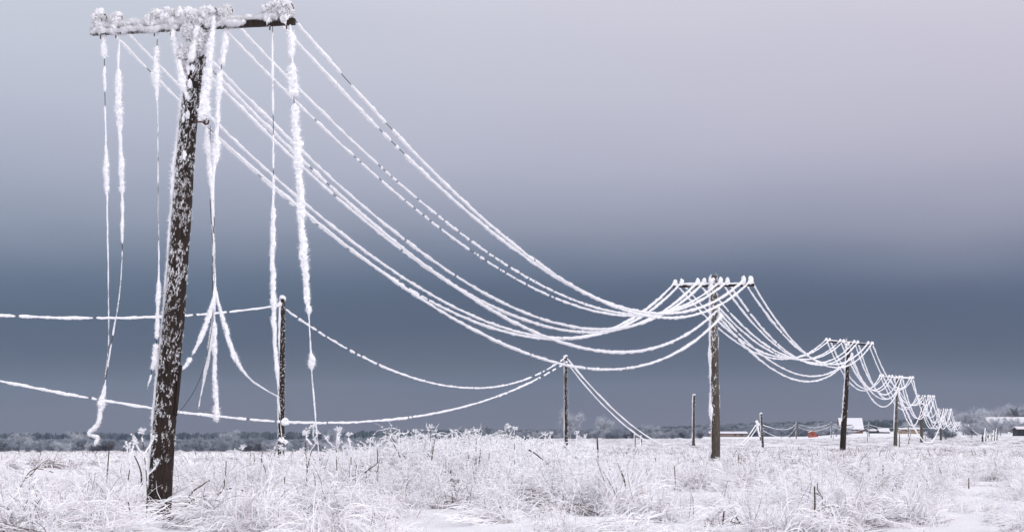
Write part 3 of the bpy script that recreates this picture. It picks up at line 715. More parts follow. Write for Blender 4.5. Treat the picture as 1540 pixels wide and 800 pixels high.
# ------------------------------------------------------------------ trees
def crown_mesh(name, H, W, seed, thick=.05, n1=9, material='twig', dens=1.0, dome=False):
    g = np.random.default_rng(seed); mbT, mbC = MB(), MB()
    th = H*.3 if not dome else .2
    lean = g.normal(0, .02*H, 2)
    mbT.tube([(0, 0, -.4), (lean[0]*.3, lean[1]*.3, th), (lean[0], lean[1], H*.78)], [.035*H, .028*H, .008*H], 7)
    tips = []
    for k in range(n1):
        a = k*2.4+g.random(); z = th+(H*.62-th)*g.random()
        L = W*.5*(.75+.5*g.random()); el = g.uniform(.35, 1.1)
        p = np.array([lean[0]*z/H, lean[1]*z/H, z]); d = np.array([math.cos(a)*math.cos(el), math.sin(a)*math.cos(el), math.sin(el)])
        path = [p]
        for s in range(5):
            d = d+g.normal(0, .14, 3)+[0, 0, .02]; d /= np.linalg.norm(d); path.append(path[-1]+d*L/4.2)
        mbT.tube(path, np.linspace(.014*H, .005*H, len(path)), 4, cap=False)
        tips += path[1:]
    tips.append(np.array([lean[0], lean[1], H*.8]))
    V = []; n2 = int(26*dens)
    base = []; dr = []; ln = []
    for p in tips:
        for _ in range(n2):
            d = g.normal(0, 1, 3); d[2] += .5; d += (p-np.array([0, 0, H*.45]))/H*1.2; d /= np.linalg.norm(d)
            L = W*.13*(.5+g.random()); q = p
            for s in range(3):
                base.append(q); dr.append(d); ln.append(L)
                if s < 2:
                    q = q+d*L*.7; d = d+g.normal(0, .5, 3); d[2] -= .1; d /= np.linalg.norm(d); L *= .8
    mbC.needles(np.array(base), np.array(dr), np.array(ln), thick)
    t = mbT.build('trunk', M['bark'], None, link=False); c = mbC.build('crown', M[material], None, link=False)
    return t, c
PROTO = {}
def tree(kind, px, py, Y, h, label, cat='tree', group=None, wide=1.0, name='frosted_tree', rz=None):
    """py = base row or None for ground"""
    specs = {'round': (6, 6.0, 3, .055, 12, 'twig_w', 1.3), 'tall': (8, 5.0, 5, .06, 11, 'twig', 1.1), 'dark': (6, 5, 9, .05, 10, 'twig_d', 1.2), 'bush': (3, 4.2, 12, .04, 12, 'twig_w', 1.2), 'greybush': (3, 3.6, 15, .04, 12, 'twig', 1.3)}
    if kind not in PROTO:
        H, W, sd, tk, n1, m_, dn = specs[kind]; PROTO[kind] = (crown_mesh(kind, H, W, sd, tk, n1, m_, dn, dome=('bush' in kind)), H)
    (t, c), H = PROTO[kind]
    x = (px-CX)/F*Y; z = gz(x, Y) if py is None else CAMZ-(py-HY)/F*Y
    root = thing(name, (x, Y, z), label, cat, group); s = h/H; root.scale = (s*wide, s*wide, s); root.rotation_euler = (0, 0, random.random()*6.28)
    a = t.copy(); b = c.copy(); COL.objects.link(a); COL.objects.link(b); a.parent = root; b.parent = root; a.name = 'trunk'; b.name = 'crown' if 'bush' not in kind else 'foliage'
    return root
RT = [('round', 1466, 655, 520, 6.8, 1.3, 'broad pale frosted tree just right of the farthest crossarm pole'),
      ('round', 1447, 655, 560, 6.6, 1.1, 'rounded frosted tree directly behind the farthest crossarm pole'),
      ('tall', 1429, 656, 620, 6.5, 1.3, 'grey frosted tree behind the sixth pole'),
      ('round', 1484, 652, 600, 6.8, 1.2, 'pale tree left of the farmhouse roof'),
      ('round', 1500, 650, 640, 8.2, 1.4, 'tall pale tree over the left end of the farmhouse roof'),
      ('tall', 1514, 650, 640, 8.8, 1.5, 'tall grey frosted tree behind the farmhouse'),
      ('dark', 1527, 640, 590, 5.6, 1.1, 'dark bare round tree rising above the farmhouse roof'),
      ('round', 1540, 650, 620, 9.2, 1.3, 'tallest frosted tree at the right edge of the picture'),
      ('bush', 1493, 655, 430, 3.7, 1.3, 'white bush below the left end of the farmhouse'),
      ('bush', 1505, 654, 470, 3.3, 1.2, 'white bush left of the parked car'),
      ('bush', 1526, 652, 470, 3.6, 1.2, 'white bush between parked car and black shed'),
      ('bush', 1478, 656, 420, 2.4, 1.6, 'white low bush behind the stake row'),
      ('bush', 1462, 657, 420, 2.6, 1.6, 'white low bush right of the farthest pole'),
      ('greybush', 1423, 661, 330, 2.1, 1.3, 'grey purple bush directly behind the sixth crossarm pole'),
      ('greybush', 1401, 661, 340, 2.2, 1.3, 'grey purple bush between the fifth and sixth crossarm poles'),
      ('bush', 1372, 653, 640, 3.6, 1.3, 'pale bush rising behind the tan barn'),
      ('bush', 1258, 655, 480, 2.6, 1.4, 'pale bush left of the third crossarm pole'),
      ('bush', 1234, 654, 560, 2.8, 1.2, 'pale bush right of the orange hut'),
      ('bush', 1275, 655, 520, 2.3, 1.1, 'pale bush right beside the third crossarm pole'),
      ('greybush', 1188, 657, 520, 2.8, 1.6, 'grey bush left of the distant twin pole'),
      ('greybush', 1175, 657, 540, 2.6, 1.4, 'grey bush right of the furry strut post'),
      ('round', 857, 663, 420, 6.3, 1.0, 'pale bare tree directly behind the frosted wire post'),
      ('round', 907, 662, 420, 5.0, .9, 'slender pale tree between frosted post and fallen wires'),
      ('tall', 1004, 661, 470, 3.6, 1.4, 'frosted low tree left of the bare dark post'),
      ('round', 977, 661, 470, 3.4, 1.5, 'wide frosted tree behind the fallen wire ends'),
      ('tall', 735, 664, 400, 4.2, 1.0, 'thin grey tree behind the tallest weeds'),
      ('bush', 635, 668, 380, 2.6, 1.2, 'pale rounded bush above the left end of the weed bank'),
      ('bush', 345, 668, 400, 2.6, 1.3, 'pale rounded bush right of the leaning pole'),
      ('bush', 118, 670, 360, 2.3, 1.4, 'pale rounded bush under the torn wire tail'),
      ('bush', 30, 672, 340, 2.2, 1.4, 'pale rounded bush at the left edge'),
      ('bush', 500, 668, 380, 2.5, 1.4, 'pale rounded bush right of the slim dark post')]
for kind, px, py, Y, h, w, lab in RT:
    tree(kind, px, py, Y, h, lab, 'bush' if 'bush' in kind else 'tree', 'frosted trees and bushes beyond the field', w, 'frosted_bush' if 'bush' in kind else 'frosted_tree')

# ------------------------------------------------------------------ scatter by geometry nodes (uncountable cover only)
def scatter(name, protos, pts, rots, scales, idx, label, cat):
    col = bpy.data.collections.new(name+'_source')
    for i, o in enumerate(protos):
        o.name = '%s_clump_%02d' % (name, i); col.objects.link(o)
    me = bpy.data.meshes.new(name); pts = np.asarray(pts, np.float32); n = len(pts)
    me.vertices.add(n); me.vertices.foreach_set('co', pts.ravel())
    a = me.attributes.new('rot', 'FLOAT_VECTOR', 'POINT'); a.data.foreach_set('vector', np.asarray(rots, np.float32).ravel())
    a = me.attributes.new('scl', 'FLOAT_VECTOR', 'POINT'); a.data.foreach_set('vector', np.asarray(scales, np.float32).ravel())
    a = me.attributes.new('idx', 'INT', 'POINT'); a.data.foreach_set('value', np.asarray(idx, np.int32))
    o = bpy.data.objects.new(name, me); COL.objects.link(o); tag(o, label, cat, kind='stuff')
    ng = bpy.data.node_groups.new(name, 'GeometryNodeTree')
    ng.interface.new_socket('Geometry', in_out='INPUT', socket_type='NodeSocketGeometry'); ng.interface.new_socket('Geometry', in_out='OUTPUT', socket_type='NodeSocketGeometry')
    N = ng.nodes; gi = N.new('NodeGroupInput'); go = N.new('NodeGroupOutput'); ip = N.new('GeometryNodeInstanceOnPoints')
    ci = N.new('GeometryNodeCollectionInfo'); ci.inputs['Collection'].default_value = col; ci.inputs['Separate Children'].default_value = True; ci.inputs['Reset Children'].default_value = True
    def attr(nm, ty):
        q = N.new('GeometryNodeInputNamedAttribute'); q.data_type = ty; q.inputs['Name'].default_value = nm; return q.outputs['Attribute']
    er = N.new('FunctionNodeEulerToRotation'); L = ng.links.new
    L(gi.outputs[0], ip.inputs['Points']); L(ci.outputs[0], ip.inputs['Instance']); ip.inputs['Pick Instance'].default_value = True
    L(attr('idx', 'INT'), ip.inputs['Instance Index']); L(attr('rot', 'FLOAT_VECTOR'), er.inputs[0]); L(er.outputs[0], ip.inputs['Rotation']); L(attr('scl', 'FLOAT_VECTOR'), ip.inputs['Scale'])
    L(ip.outputs[0], go.inputs[0])
    md = o.modifiers.new('scatter', 'NODES'); md.node_group = ng
    return o
GM = [M['frost'], M['frost_pink'], M['frost_grey'], M['straw'], M['stem']]
def blade(mb, g, base, az, L, w, droop, lift, mi, seg=5, wob=.0):
    """arching blade as a three-sided sliver"""
    d = np.array([math.cos(az)*math.cos(lift), math.sin(az)*math.cos(lift), math.sin(lift)]); p = np.array(base, float)
    pts = [p]; 
    for s in range(seg):
        d = d+np.array([0, 0, -droop/seg])+g.normal(0, wob, 3); d /= np.linalg.norm(d); p = p+d*L/seg
        if p[2] < .01: p[2] = .01
        pts.append(p)
    pts = np.array(pts); ww = w*np.array([.8]+[1.0]*(seg-2)+[.75, .25])*.5
    side = np.cross(pts[-1]-pts[0], [0, 0, 1]); nn = np.linalg.norm(side); side = side/nn if nn > 1e-6 else np.array([1., 0, 0])
    upv = np.array([0, 0, 1.])
    v = np.stack([pts-side*ww[:, None], pts+side*ww[:, None], pts+upv*ww[:, None]*1.3], 1).reshape(-1, 3)
    fs = []
    for i in range(seg):
        for j in range(3):
            j2 = (j+1) % 3; fs.append((3*i+j, 3*i+j2, 3*i+3+j2, 3*i+3+j))
    mb.add(v, fs, mi)
    return pts
def clump(kind, seed, w=1.0, dry=0):
    g = np.random.default_rng(seed); mb = MB(); q_ = -dry if dry else g.uniform(-.06, .16) if w == 1 else g.uniform(-.18, .02)
    def mi():
        r = g.random()-q_; return 0 if r < .60 else 1 if r < .84 else 2 if r < .96 else 3 if r < 1.04 else 4
    def wd(m_, a, b): return g.uniform(a, b)*w*(1 if m_ < 3 else .6)
    if kind == 'arch':
        main = g.random()*6.28
        for _ in range(75):
            b = g.normal(0, .14, 3); b[2] = 0; az = main+g.normal(0, .7); m_ = mi()
            pts = blade(mb, g, b, az, g.uniform(.35, 1.0), wd(m_, .009, .019), g.uniform(1.6, 3.4), g.uniform(.9, 1.5), m_, 8, .05)
            if g.random() < .3:
                for _ in range(3): blade(mb, g, pts[g.integers(3, 8)], az+g.normal(0, .8), g.uniform(.05, .16), wd(0, .008, .014), g.uniform(0, 1.5), g.uniform(-.2, .8), 0, 3, .1)
    elif kind == 'fuzz':
        for _ in range(95):
            b = g.normal(0, .2, 3); b[2] = 0; m_ = mi()
            blade(mb, g, b, g.random()*6.28, g.uniform(.15, .55), wd(m_, .009, .020), g.uniform(.5, 3.5), g.uniform(.3, 1.5), m_, 6, .22)
    elif kind == 'mat':
        main = g.random()*6.28
        for _ in range(75):
            b = g.normal(0, .24, 3); b[2] = 0; az = main+g.normal(0, .45); m_ = mi()
            blade(mb, g, b, az, g.uniform(.4, 1.05), wd(m_, .010, .020), g.uniform(1.8, 3.4), g.uniform(.35, .9), m_, 7, .07)
    elif kind == 'weed':
        for _ in range(9):
            b = g.normal(0, .15, 3); b[2] = 0; az = g.random()*6.28; H = g.uniform(.4, 1.05)
            m_ = int(g.choice([0, 0, 0, 0, 2, 4])); pts = blade(mb, g, b, az, H, g.uniform(.012, .020)*w, g.uniform(.0, .8), g.uniform(1.1, 1.55), m_, 6, .08)
            for _ in range(17):
                k = g.integers(2, 7); p = pts[k]; l = g.uniform(.05, .24); pp = blade(mb, g, p, g.random()*6.28, l, g.uniform(.009, .017)*w, g.uniform(-.5, 1.8), g.uniform(.0, 1.2), 0 if g.random() < .8 else 1, 4, .2)
                if g.random() < .4:
                    for _ in range(5): blade(mb, g, pp[-1], g.random()*6.28, g.uniform(.02, .06), .013*w, 0, g.uniform(-.2, 1.4), 0, 2, .1)
        for _ in range(30):
            b = g.normal(0, .18, 3); b[2] = 0; m_ = mi(); blade(mb, g, b, g.random()*6.28, g.uniform(.25, .75), wd(m_, .009, .016), g.uniform(1.2, 3.4), g.uniform(.7, 1.5), m_, 7, .09)
    elif kind == 'stalks':
        for _ in range(6):
            b = g.normal(0, .17, 3); b[2] = 0; blade(mb, g, b, g.random()*6.28, g.uniform(.25, .65), g.uniform(.007, .012)*w, g.uniform(.3, 2.5), g.uniform(.9, 1.5), int(g.choice([3, 4, 4, 2])), 7, .08)
        for _ in range(50):
            b = g.normal(0, .2, 3); b[2] = 0; m_ = mi(); blade(mb, g, b, g.random()*6.28, g.uniform(.2, .6), wd(m_, .009, .017), g.uniform(1.2, 3.6), g.uniform(.5, 1.5), m_, 7, .12)
    return mb.build('clump', GM, None, link=False)
near_p = [clump('arch', 1), clump('arch', 2), clump('arch', 3), clump('fuzz', 4), clump('fuzz', 5), clump('mat', 6), clump('mat', 7), clump('weed', 8), clump('weed', 9), clump('weed', 10), clump('stalks', 11), clump('stalks', 12), clump('arch', 13, 1, .42), clump('mat', 14, 1, .36), clump('fuzz', 15, .9, .40)]
far_p = [clump('arch', 21, 2.0), clump('arch', 22, 2.0), clump('fuzz', 23, 2.2), clump('mat', 24, 2.0), clump('weed', 25, 1.8), clump('weed', 26, 1.8), clump('fuzz', 27, 2.4), clump('stalks', 28, 1.8), clump('arch', 29, 1.8, .42), clump('fuzz', 30, 1.8, .42)]
# bare snow patches: (px x, px y, half width px, half height px)
BARE = [(75, 716, 90, 9), (155, 708, 45, 8), (655, 788, 60, 12), (760, 795, 130, 8), (860, 785, 90, 9), (1050, 745, 60, 8), (1120, 752, 60, 6), (1305, 778, 22, 11), (1440, 778, 60, 9), (1500, 760, 70, 8), (1480, 738, 60, 5), (540, 690, 35, 5), (970, 792, 90, 9), (300, 700, 60, 7), (1230, 715, 60, 3), (380, 690, 35, 5)]
def bare(px, py):
    m = 0
    for (bx, by, bw, bh) in BARE:
        m = np.maximum(m, 1-sst(.6, 1.3, np.sqrt(((px-bx)/bw)**2+((py-by)/bh)**2)))
    return m
def vnoise(x, y, s, o=0.):
    return np.array([mnoise.noise(Vector((a*s+o, b*s-o, o))) for a, b in zip(x, y)])
def band(n, y0, y1, mx=1.3):
    y = np.sqrt(rng.random(n)*(y1**2-y0**2)+y0**2); x = (rng.random(n)-.5)*2*(CX/F)*y*mx; return x, y
def place(x, y, kinds_w, tallf, n_proto, hs=1.0, far=False):
    z = ground(x, y); n = len(x)
    px = CX+F*x/y; py = HY+(CAMZ-z)*F/y
    return z, px, py
# near cover
x, y = band(7900, 19.3, 46); z, px, py = place(x, y, None, None, 12)
nz = vnoise(x, y, .45, 3.)+.6*vnoise(x, y, 1.3, 9.)
keep = rng.random(len(x)) < np.clip(.68+nz*2.0, .03, 1)*(1-.97*bare(px, py))*np.where((abs(px-243) < 42) & (y < 24.6), .22, 1); x, y, z, px, py, nz = [a[keep] for a in (x, y, z, px, py, nz)]
bank = np.exp(-((px-690)/170)**2)*sst(27, 36, y)
n5 = vnoise(x, y, .33, 77.); tallp = np.clip((n5-.02)*4, 0, 1)*(1-.7*sst(850, 1050, px))
r = rng.random(len(x)); wp = .10+.65*bank+.35*tallp*(1-bank)
idx = np.where(r < wp, rng.choice([7, 8, 9], len(x)), np.where(r < wp+(1-wp)*.30, rng.choice([0, 1, 2], len(x)), np.where(r < wp+(1-wp)*.6, rng.choice([3, 4], len(x)), np.where(r < wp+(1-wp)*.86, rng.choice([5, 6], len(x)), rng.choice([10, 11], len(x))))))
n3 = vnoise(x, y, .7, 31.); idx = np.where((n3 > .16) & (rng.random(len(x)) < .5) & (bank < .6), rng.choice([12, 13, 14], len(x)), idx)
s = (.42+.5*rng.random(len(x))**1.5+.45*np.clip(nz, -.5, .8))*(1-.25*sst(1150, 1500, px)); s *= np.where(idx >= 7, np.where(idx <= 9, .74+(.50*bank+.22*tallp)*(.45+.95*rng.random(len(x))), 1), 1)
s *= np.where((abs(px-243) < 50) & (y < 24.7), .42, 1); s = np.minimum(s, np.where((idx >= 7) & (idx <= 9), 1.3, .95))
ptop = HY+(CAMZ-z-.45*s)*F/y; s *= 1-.55*bare(px, ptop); s *= 1-.3*bare(px, (ptop+py)/2)
# keep weeds off the foot of the leaning pole a little
sc3 = np.stack([s*1.1, s*1.1, s], 1)
scatter('frosted_grass', near_p, np.stack([x, y, z-.015], 1), np.stack([rng.normal(0, .2, len(x)), rng.normal(0, .2, len(x)), rng.random(len(x))*6.28], 1), sc3, idx, 'tangled hoarfrost covered grass and weeds over the near field', 'grass')
# middle and far cover
x1, y1 = band(15000, 45, 130, 1.25); x2, y2 = band(22000, 125, 420, 1.2); x = np.concatenate([x1, x2]); y = np.concatenate([y1, y2])
z, px, py = place(x, y, None, None, 8)
nz = vnoise(x, y, .12, 5.)+.5*vnoise(x, y, .5, 2.)
dn = np.where(y < 130, .8, .65)*np.clip(.7+nz*2.0, .05, 1)*(1-.95*bare(px, py)); keep = rng.random(len(x)) < dn
x, y, z, px, py, nz = [a[keep] for a in (x, y, z, px, py, nz)]
bank = np.exp(-((px-690)/170)**2)*(1-sst(52, 75, y)); sm = sst(860, 900, px)
r = rng.random(len(x)); wp = .06+.7*bank+.08*(1-sm)
idx = np.where(r < wp, rng.choice([4, 5], len(x)), np.where(r < .45, rng.choice([0, 1], len(x)), np.where(r < .8, rng.choice([2, 6], len(x)), np.where(r < .96, 3, 7))))
n3 = vnoise(x, y, .22, 41.); idx = np.where((n3 > .10) & (rng.random(len(x)) < .6), rng.choice([8, 9], len(x)), idx)
hh = (.75+.4*rng.random(len(x)))*(1+.4*bank*(.4+1.0*rng.random(len(x))))*np.where(px > 870, .85, 1.0)*np.where(y > 130, .75, 1); wd = hh*np.where(y > 130, 2.4, 1.3)
hh = hh*np.where((idx == 4) | (idx == 5), np.where(bank > .3, .75, .5), .8)*(1-.35*sst(50, 100, y)*(1-bank))*np.where(y > 130, .85, 1)
scatter('distant_frosted_grass', far_p, np.stack([x, y, z-.02], 1), np.stack([x*0, x*0, rng.random(len(x))*6.28], 1), np.stack([wd, wd, hh], 1), idx, 'pale frosted grass cover over the middle and far field', 'grass')

# thicket of bushes beyond the field
tp = [crown_mesh('b', 3, 4.4, 30, .05, 11, 'twig', 1.0, True)[1], crown_mesh('b', 3, 4, 31, .05, 10, 'twig_w', 1.0, True)[1], crown_mesh('b', 3.4, 3.6, 32, .05, 10, 'twig_d', 1.0, True)[1], crown_mesh('b', 2.6, 4.8, 33, .05, 11, 'twig', 1.1, True)[1]]
X, Yv, S, I = [], [], [], []
for _ in range(2300):
    px = rng.uniform(-250, 1260)
    if px < 600: Y = rng.uniform(240, 620)
    elif px < 1055: Y = rng.uniform(440, 700)
    else: Y = rng.uniform(860, 1050)
    X.append((px-CX)/F*Y); Yv.append(Y); I.append(int(rng.choice([0, 0, 1, 1, 3, 3, 2]))); S.append(rng.uniform(.5, .95)*(.66 if px < 560 else .70 if px < 1055 else 1.1)*(1+.45*(Y-400)/400))
X = np.array(X); Yv = np.array(Yv); Zv = ground(X, Yv)-.1; S = np.array(S)
scatter('thicket', tp, np.stack([X, Yv, Zv], 1), np.stack([X*0, X*0, rng.random(len(X))*6.28], 1), np.stack([S*1.3, S*1.3, S], 1), I, 'belt of grey frosted scrub between field and forest', 'scrub')

# far forest (one mass)
def spruce_proto(seed):
    g = np.random.default_rng(seed); mb = MB(); H = 1.0
    for k in range(6):
        z0 = .05+k*.15; r = (.19-.028*k)*(.85+.3*g.random()); n = 9
        ring = [(math.cos(a)*r*(.65+.6*g.random()), math.sin(a)*r*(.65+.6*g.random()), z0+g.normal(0, .015)) for a in np.linspace(0, 6.28, n, endpoint=False)]
        mb.add(ring+[(0, 0, min(1, z0+.27))], [(i, (i+1) % n, n) for i in range(n)])
    return np.concatenate(mb.v), mb.f
def leaf_proto(seed):
    g = np.random.default_rng(seed); V, Fc = ICO[2]
    v = V*np.array([.36, .36, .42])*(1+.35*g.random((len(V), 1)))+[0, 0, .55]
    mb = MB(); mb.add(v, Fc)
    b = v[g.integers(0, len(v), 120)]; dd = b-[0, 0, .5]; dd /= np.linalg.norm(dd, axis=1)[:, None]; mb.needles(b, dd, .10, .03)
    return np.concatenate(mb.v), mb.f
sprs = [spruce_proto(k) for k in range(4)]; lvs = [leaf_proto(k) for k in range(4)]
mb = MB()
for _ in range(3600):
    px = rng.uniform(-320, 1860); Y = rng.uniform(1150, 1700)
    x_ = (px-CX)/F*Y; z_ = gz(x_, Y)
    hill = sst(560, 1250, px)
    z_ += 5.0*hill*sst(1150, 1700, Y)
    spr = rng.random() < (.85 if px < 650 else .45)
    v, f = (sprs if spr else lvs)[rng.integers(0, 4)]
    # tree-top row wanted
    topy = np.interp(px, [-300, 0, 300, 520, 700, 900, 1050, 1250, 1450, 1850], [650, 650, 650, 648, 646, 645, 639, 633, 629, 629])
    toph = CAMZ+(HY-topy)*Y/F
    h = max(3.5, (toph-z_)*rng.uniform(.62, 1.06)); wdt = h*(.9 if spr else .9)*rng.uniform(.8, 1.4) if h < 9 else h*rng.uniform(.6, .95)
    c_, s_ = math.cos(px), math.sin(px)
    vv = v @ np.array([[c_, s_, 0], [-s_, c_, 0], [0, 0, 1]])*np.array([wdt, wdt, h])+[x_, Y, z_-.3]
    mb.add(vv, f, 0 if spr else 1)
fo = mb.build('far_forest', [M['spruce'], M['far_leafless']], None); tag(fo, 'dark blue far-off forest along the whole horizon', 'forest', kind='stuff')

# ------------------------------------------------------------------ single plants in the foreground
def umbel_plant(px, py_top, py_base_Y, heads, label, seed, thick=.010, dark=.3, group='frosted umbel plants'):
    Y = py_base_Y; g = np.random.default_rng(seed); top = P(px, py_top, Y); x0 = top[0]-g.normal(0, .06); z0 = gz(x0, Y)
    root = thing('umbel_plant', (x0, Y, z0), label, 'plant', group)
    H = top[2]-z0
    mbS, mbU = MB(), MB()
    ctrl = [np.array([x0, Y, z0-.02]), np.array([x0+g.normal(0, .03), Y, z0+H*.4]), np.array([(x0*.3+top[0]*.7)+g.normal(0, .02), Y, z0+H*.75]), top-[0, 0, .05]]
    pts = resample(ctrl, .04); mbS.tube(pts, np.linspace(thick, thick*.6, len(pts)), 6)
    frost_path(mbU, pts[int(len(pts)*.3):], thick*1.25*np.where(smooth_noise(len(pts)-int(len(pts)*.3), 3) > dark, 1, 0)*np.ones(len(pts)-int(len(pts)*.3)), sides=6, dens=7, spiky=.7, needle=1.8, nw=.008)
    hd = [(pts[-1], 1.0)]
    for k in range(heads):
        i = int(len(pts)*g.uniform(.5, .88)); a = g.random()*6.28; L = g.uniform(.12, .28); up_ = g.uniform(.6, 1.2)
        d = np.array([math.cos(a), math.sin(a)*.6, up_]); d /= np.linalg.norm(d); e = pts[i]+d*L
        br = resample([pts[i], pts[i]+d*L*.5+[0, 0, -.01], e], .03); mbS.tube(br, thick*.5, 5)
        frost_path(mbU, br, np.full(len(br), thick*1.0), sides=6, dens=7, spiky=.7, needle=1.6, nw=.008); hd.append((e, g.uniform(.6, .9)))
    for (c, s) in hd:
        for r in range(11):
            a = r*2.399+g.normal(0, .5); rad = .062*s*math.sqrt((r+.5)/11)*g.uniform(.6, 1.35); e = c+np.array([math.cos(a)*rad, math.sin(a)*rad, .055*s+g.normal(0, .022)-rad*.1])
            mbU.tube([c, (c+e)/2+[0, 0, .004], e], .0035, 4)
            mbU.blob(e, .010*s*g.uniform(.7, 1.6), .7, 1, seed=r)
            q = 9; dv = g.normal(size=(q, 3)); dv /= np.linalg.norm(dv, axis=1)[:, None]; mbU.needles(np.repeat([e], q, 0), dv, .035*s, .008)
    mbS.build('stem', M['stem'], root); mbU.build('flower_heads', M['frost'], root)
UM = [(213, 647, 23, 3, 'frosted umbel plant touching the left side of the leaning pole', .3), (193, 668, 22.5, 2, 'short umbel plant a step left of the leaning pole', .3),
      (459, 648, 27, 3, 'umbel plant with dark stem, left of the longest torn wire end', .75), (471, 640, 27.5, 2, 'taller umbel plant just left of the longest torn wire', .75),
      (508, 644, 27, 4, 'white bushy umbel plant right of the longest torn wire', .1), (524, 652, 28, 3, 'white umbel plant farther right of the torn wire', .1),
      (340, 688, 24, 2, 'low umbel plant right of the leaning pole foot', .3), (648, 641, 33, 1, 'slim umbel plant with dot heads on the weed bank left part', .3),
      (764, 641, 32, 3, 'tallest white umbel plant on the right part of the weed bank', .2), (775, 643, 33, 1, 'thin umbel plant right beside the tallest weed bank one', .2),
      (715, 646, 34, 2, 'umbel plant in the middle of the weed bank', .2), (705, 650, 32, 1, 'short umbel plant left of the weed bank middle', .2),
      (600, 652, 34, 3, 'umbel plant at the left end of the weed bank', .2), (557, 662, 32, 2, 'umbel plant between torn wire and weed bank', .2),
      (680, 648, 36, 3, 'leafy umbel plant behind the weed bank crest', .2), (868, 650, 38, 3, 'umbel plant right of the frosted wire post', .2), (880, 655, 38, 2, 'lower umbel plant right of the frosted wire post', .2),
      (820, 652, 36, 3, 'umbel plant left of the frosted wire post', .2), (424, 672, 27, 3, 'small umbel plant at the slim dark post', .2), (1230, 720, 23, 1, 'dark seed headed plant at lower right', .9),
      (365, 672, 30, 1, 'thin umbel plant left of the slim dark post', .2), (735, 655, 31, 2, 'umbel plant below the tallest weed bank one', .2), (625, 648, 35, 2, 'umbel plant left of the dot headed one', .2)]
for k, (px_, py_, Y_, hd_, lab, dk) in enumerate(UM): umbel_plant(px_, py_, Y_, hd_, lab, 100+k, dark=dk)
def stick(ctrl, Y, r, label, frost=0.3, name='dry_stalk', mt='stem', branch=0, dYs=None):
    dYs = dYs or [0]*len(ctrl)
    pts = resample([P(x, y, Y+dy) for (x, y), dy in zip(ctrl, dYs)], .03); b = pts[0]
    root = thing(name, (b[0], b[1], gz(b[0], b[1])), label, 'twig' if name == 'fallen_twig' else 'stalk', 'dry stalks and twigs in the near field')
    r *= 1.25; mb = MB(); mb.tube(pts, np.linspace(r, r*.55, len(pts)), 7, amp=.15); 
    for k in range(branch):
        i = int(len(pts)*random.uniform(.3, .9)); d = np.array([random.uniform(-1, 1), 0, random.uniform(.2, 1)]); mb.tube(resample([pts[i], pts[i]+d*.06, pts[i]+d*.13+[0, 0, .02]], .03), r*.5, 5)
    mb.build('stem', M[mt], root, smooth=True)
    fm = MB(); m = np.where(smooth_noise(len(pts), 3) < frost, 1, 0); frost_path(fm, pts+[-r*.5, -r*.3, r*.3], r*.9*m*np.ones(len(pts)), sides=6, dens=7, needle=1.5)
    if fm.n: fm.build('stem_frost', M['frost'], root)
stick([(160, 735), (161, 715), (163, 690), (165, 662)], 31, .012, 'upright dark stalk left of the leaning pole', .15)
stick([(213, 730), (212, 710), (207, 695), (202, 685)], 25, .012, 'bent dark stalk close to the left of the leaning pole', .3)
stick([(902, 703), (900, 690), (899, 675), (898, 657)], 47, .03, 'thick brown stake-like stalk right of the frosted post', .2, mt='iron')
stick([(1015, 758), (1015, 740), (1015.5, 722), (1014, 700)], 31, .011, 'upright dark stalk left of the centre pole foot', .35)
stick([(982, 710), (984, 700), (986, 688)], 46, .02, 'short leaning brown stalk between fallen wires and centre pole', .3, mt='iron')
stick([(1224, 812), (1225, 790), (1225.5, 760), (1225, 731)], 21.5, .014, 'tall black stalk at the lower right', .1)
stick([(1083, 812), (1086, 795), (1089, 768)], 21.3, .014, 'short brown stalk at the bottom edge right of centre', .2, mt='iron')
stick([(1098, 784), (1112, 789), (1130, 791), (1143, 797), (1150, 802)], 21.8, .015, 'dark forked twig lying at the bottom edge', .2, 'fallen_twig', branch=4)
stick([(795, 676), (805, 682), (815, 690), (824, 697), (834, 711)], 34, .013, 'dark bent twig slanting over the weed bank', .2, 'fallen_twig')
stick([(699, 717), (710, 721), (718, 723), (725, 727)], 33, .014, 'crossed black twig on the snow in the middle', .1, 'fallen_twig', branch=3)
stick([(549, 711), (556, 704), (563, 700), (569, 694)], 30, .01, 'thin brown twig slanting left of the weed bank', .3, 'fallen_twig')
stick([(568, 696), (568, 685), (567, 674)], 30, .01, 'thin brown stalk rising beside the slanting twig', .3)
stick([(283, 748), (292, 737), (303, 730), (311, 724), (316, 722)], 24, .011, 'brown twig pointing right from the leaning pole foot', .3, 'fallen_twig')
stick([(258, 780), (268, 768), (280, 760), (292, 750), (310, 745)], 23.3, .010, 'frosted twig lying across the leaning pole foot', .6, 'fallen_twig')
stick([(328, 744), (336, 737), (350, 734), (364, 737), (380, 741)], 25, .009, 'arching dark stem right of the leaning pole', .3, 'fallen_twig')
stick([(752, 790), (750, 770), (755, 752), (757, 745)], 23.5, .014, 'ragged brown stalk at the bottom middle', .4, branch=4, mt='iron')
stick([(678, 730), (678, 715), (678, 706)], 31, .013, 'short black stalk in the middle of the weed bank', .1)
stick([(716, 712), (716, 700), (716, 688)], 33, .01, 'thin black stalk above the crossed twig', .1)
stick([(20, 755), (28, 738), (40, 715), (52, 705), (66, 706), (80, 710)], 26, .009, 'arching dark grass stem at the left', .35)
stick([(38, 720), (48, 712), (60, 698), (75, 688)], 27, .009, 'slanting dark stem at the left', .35)
stick([(1457, 735), (1457, 725), (1457, 718)], 34, .012, 'short dark stalk at the right', .2)
stick([(1328, 712), (1328, 705), (1328, 698)], 40, .014, 'short dark stalk below the fourth crossarm pole', .2)
stick([(1247, 786), (1256, 792), (1262, 796)], 21.5, .012, 'dark slanting twig end at the lower right', .1, 'fallen_twig')
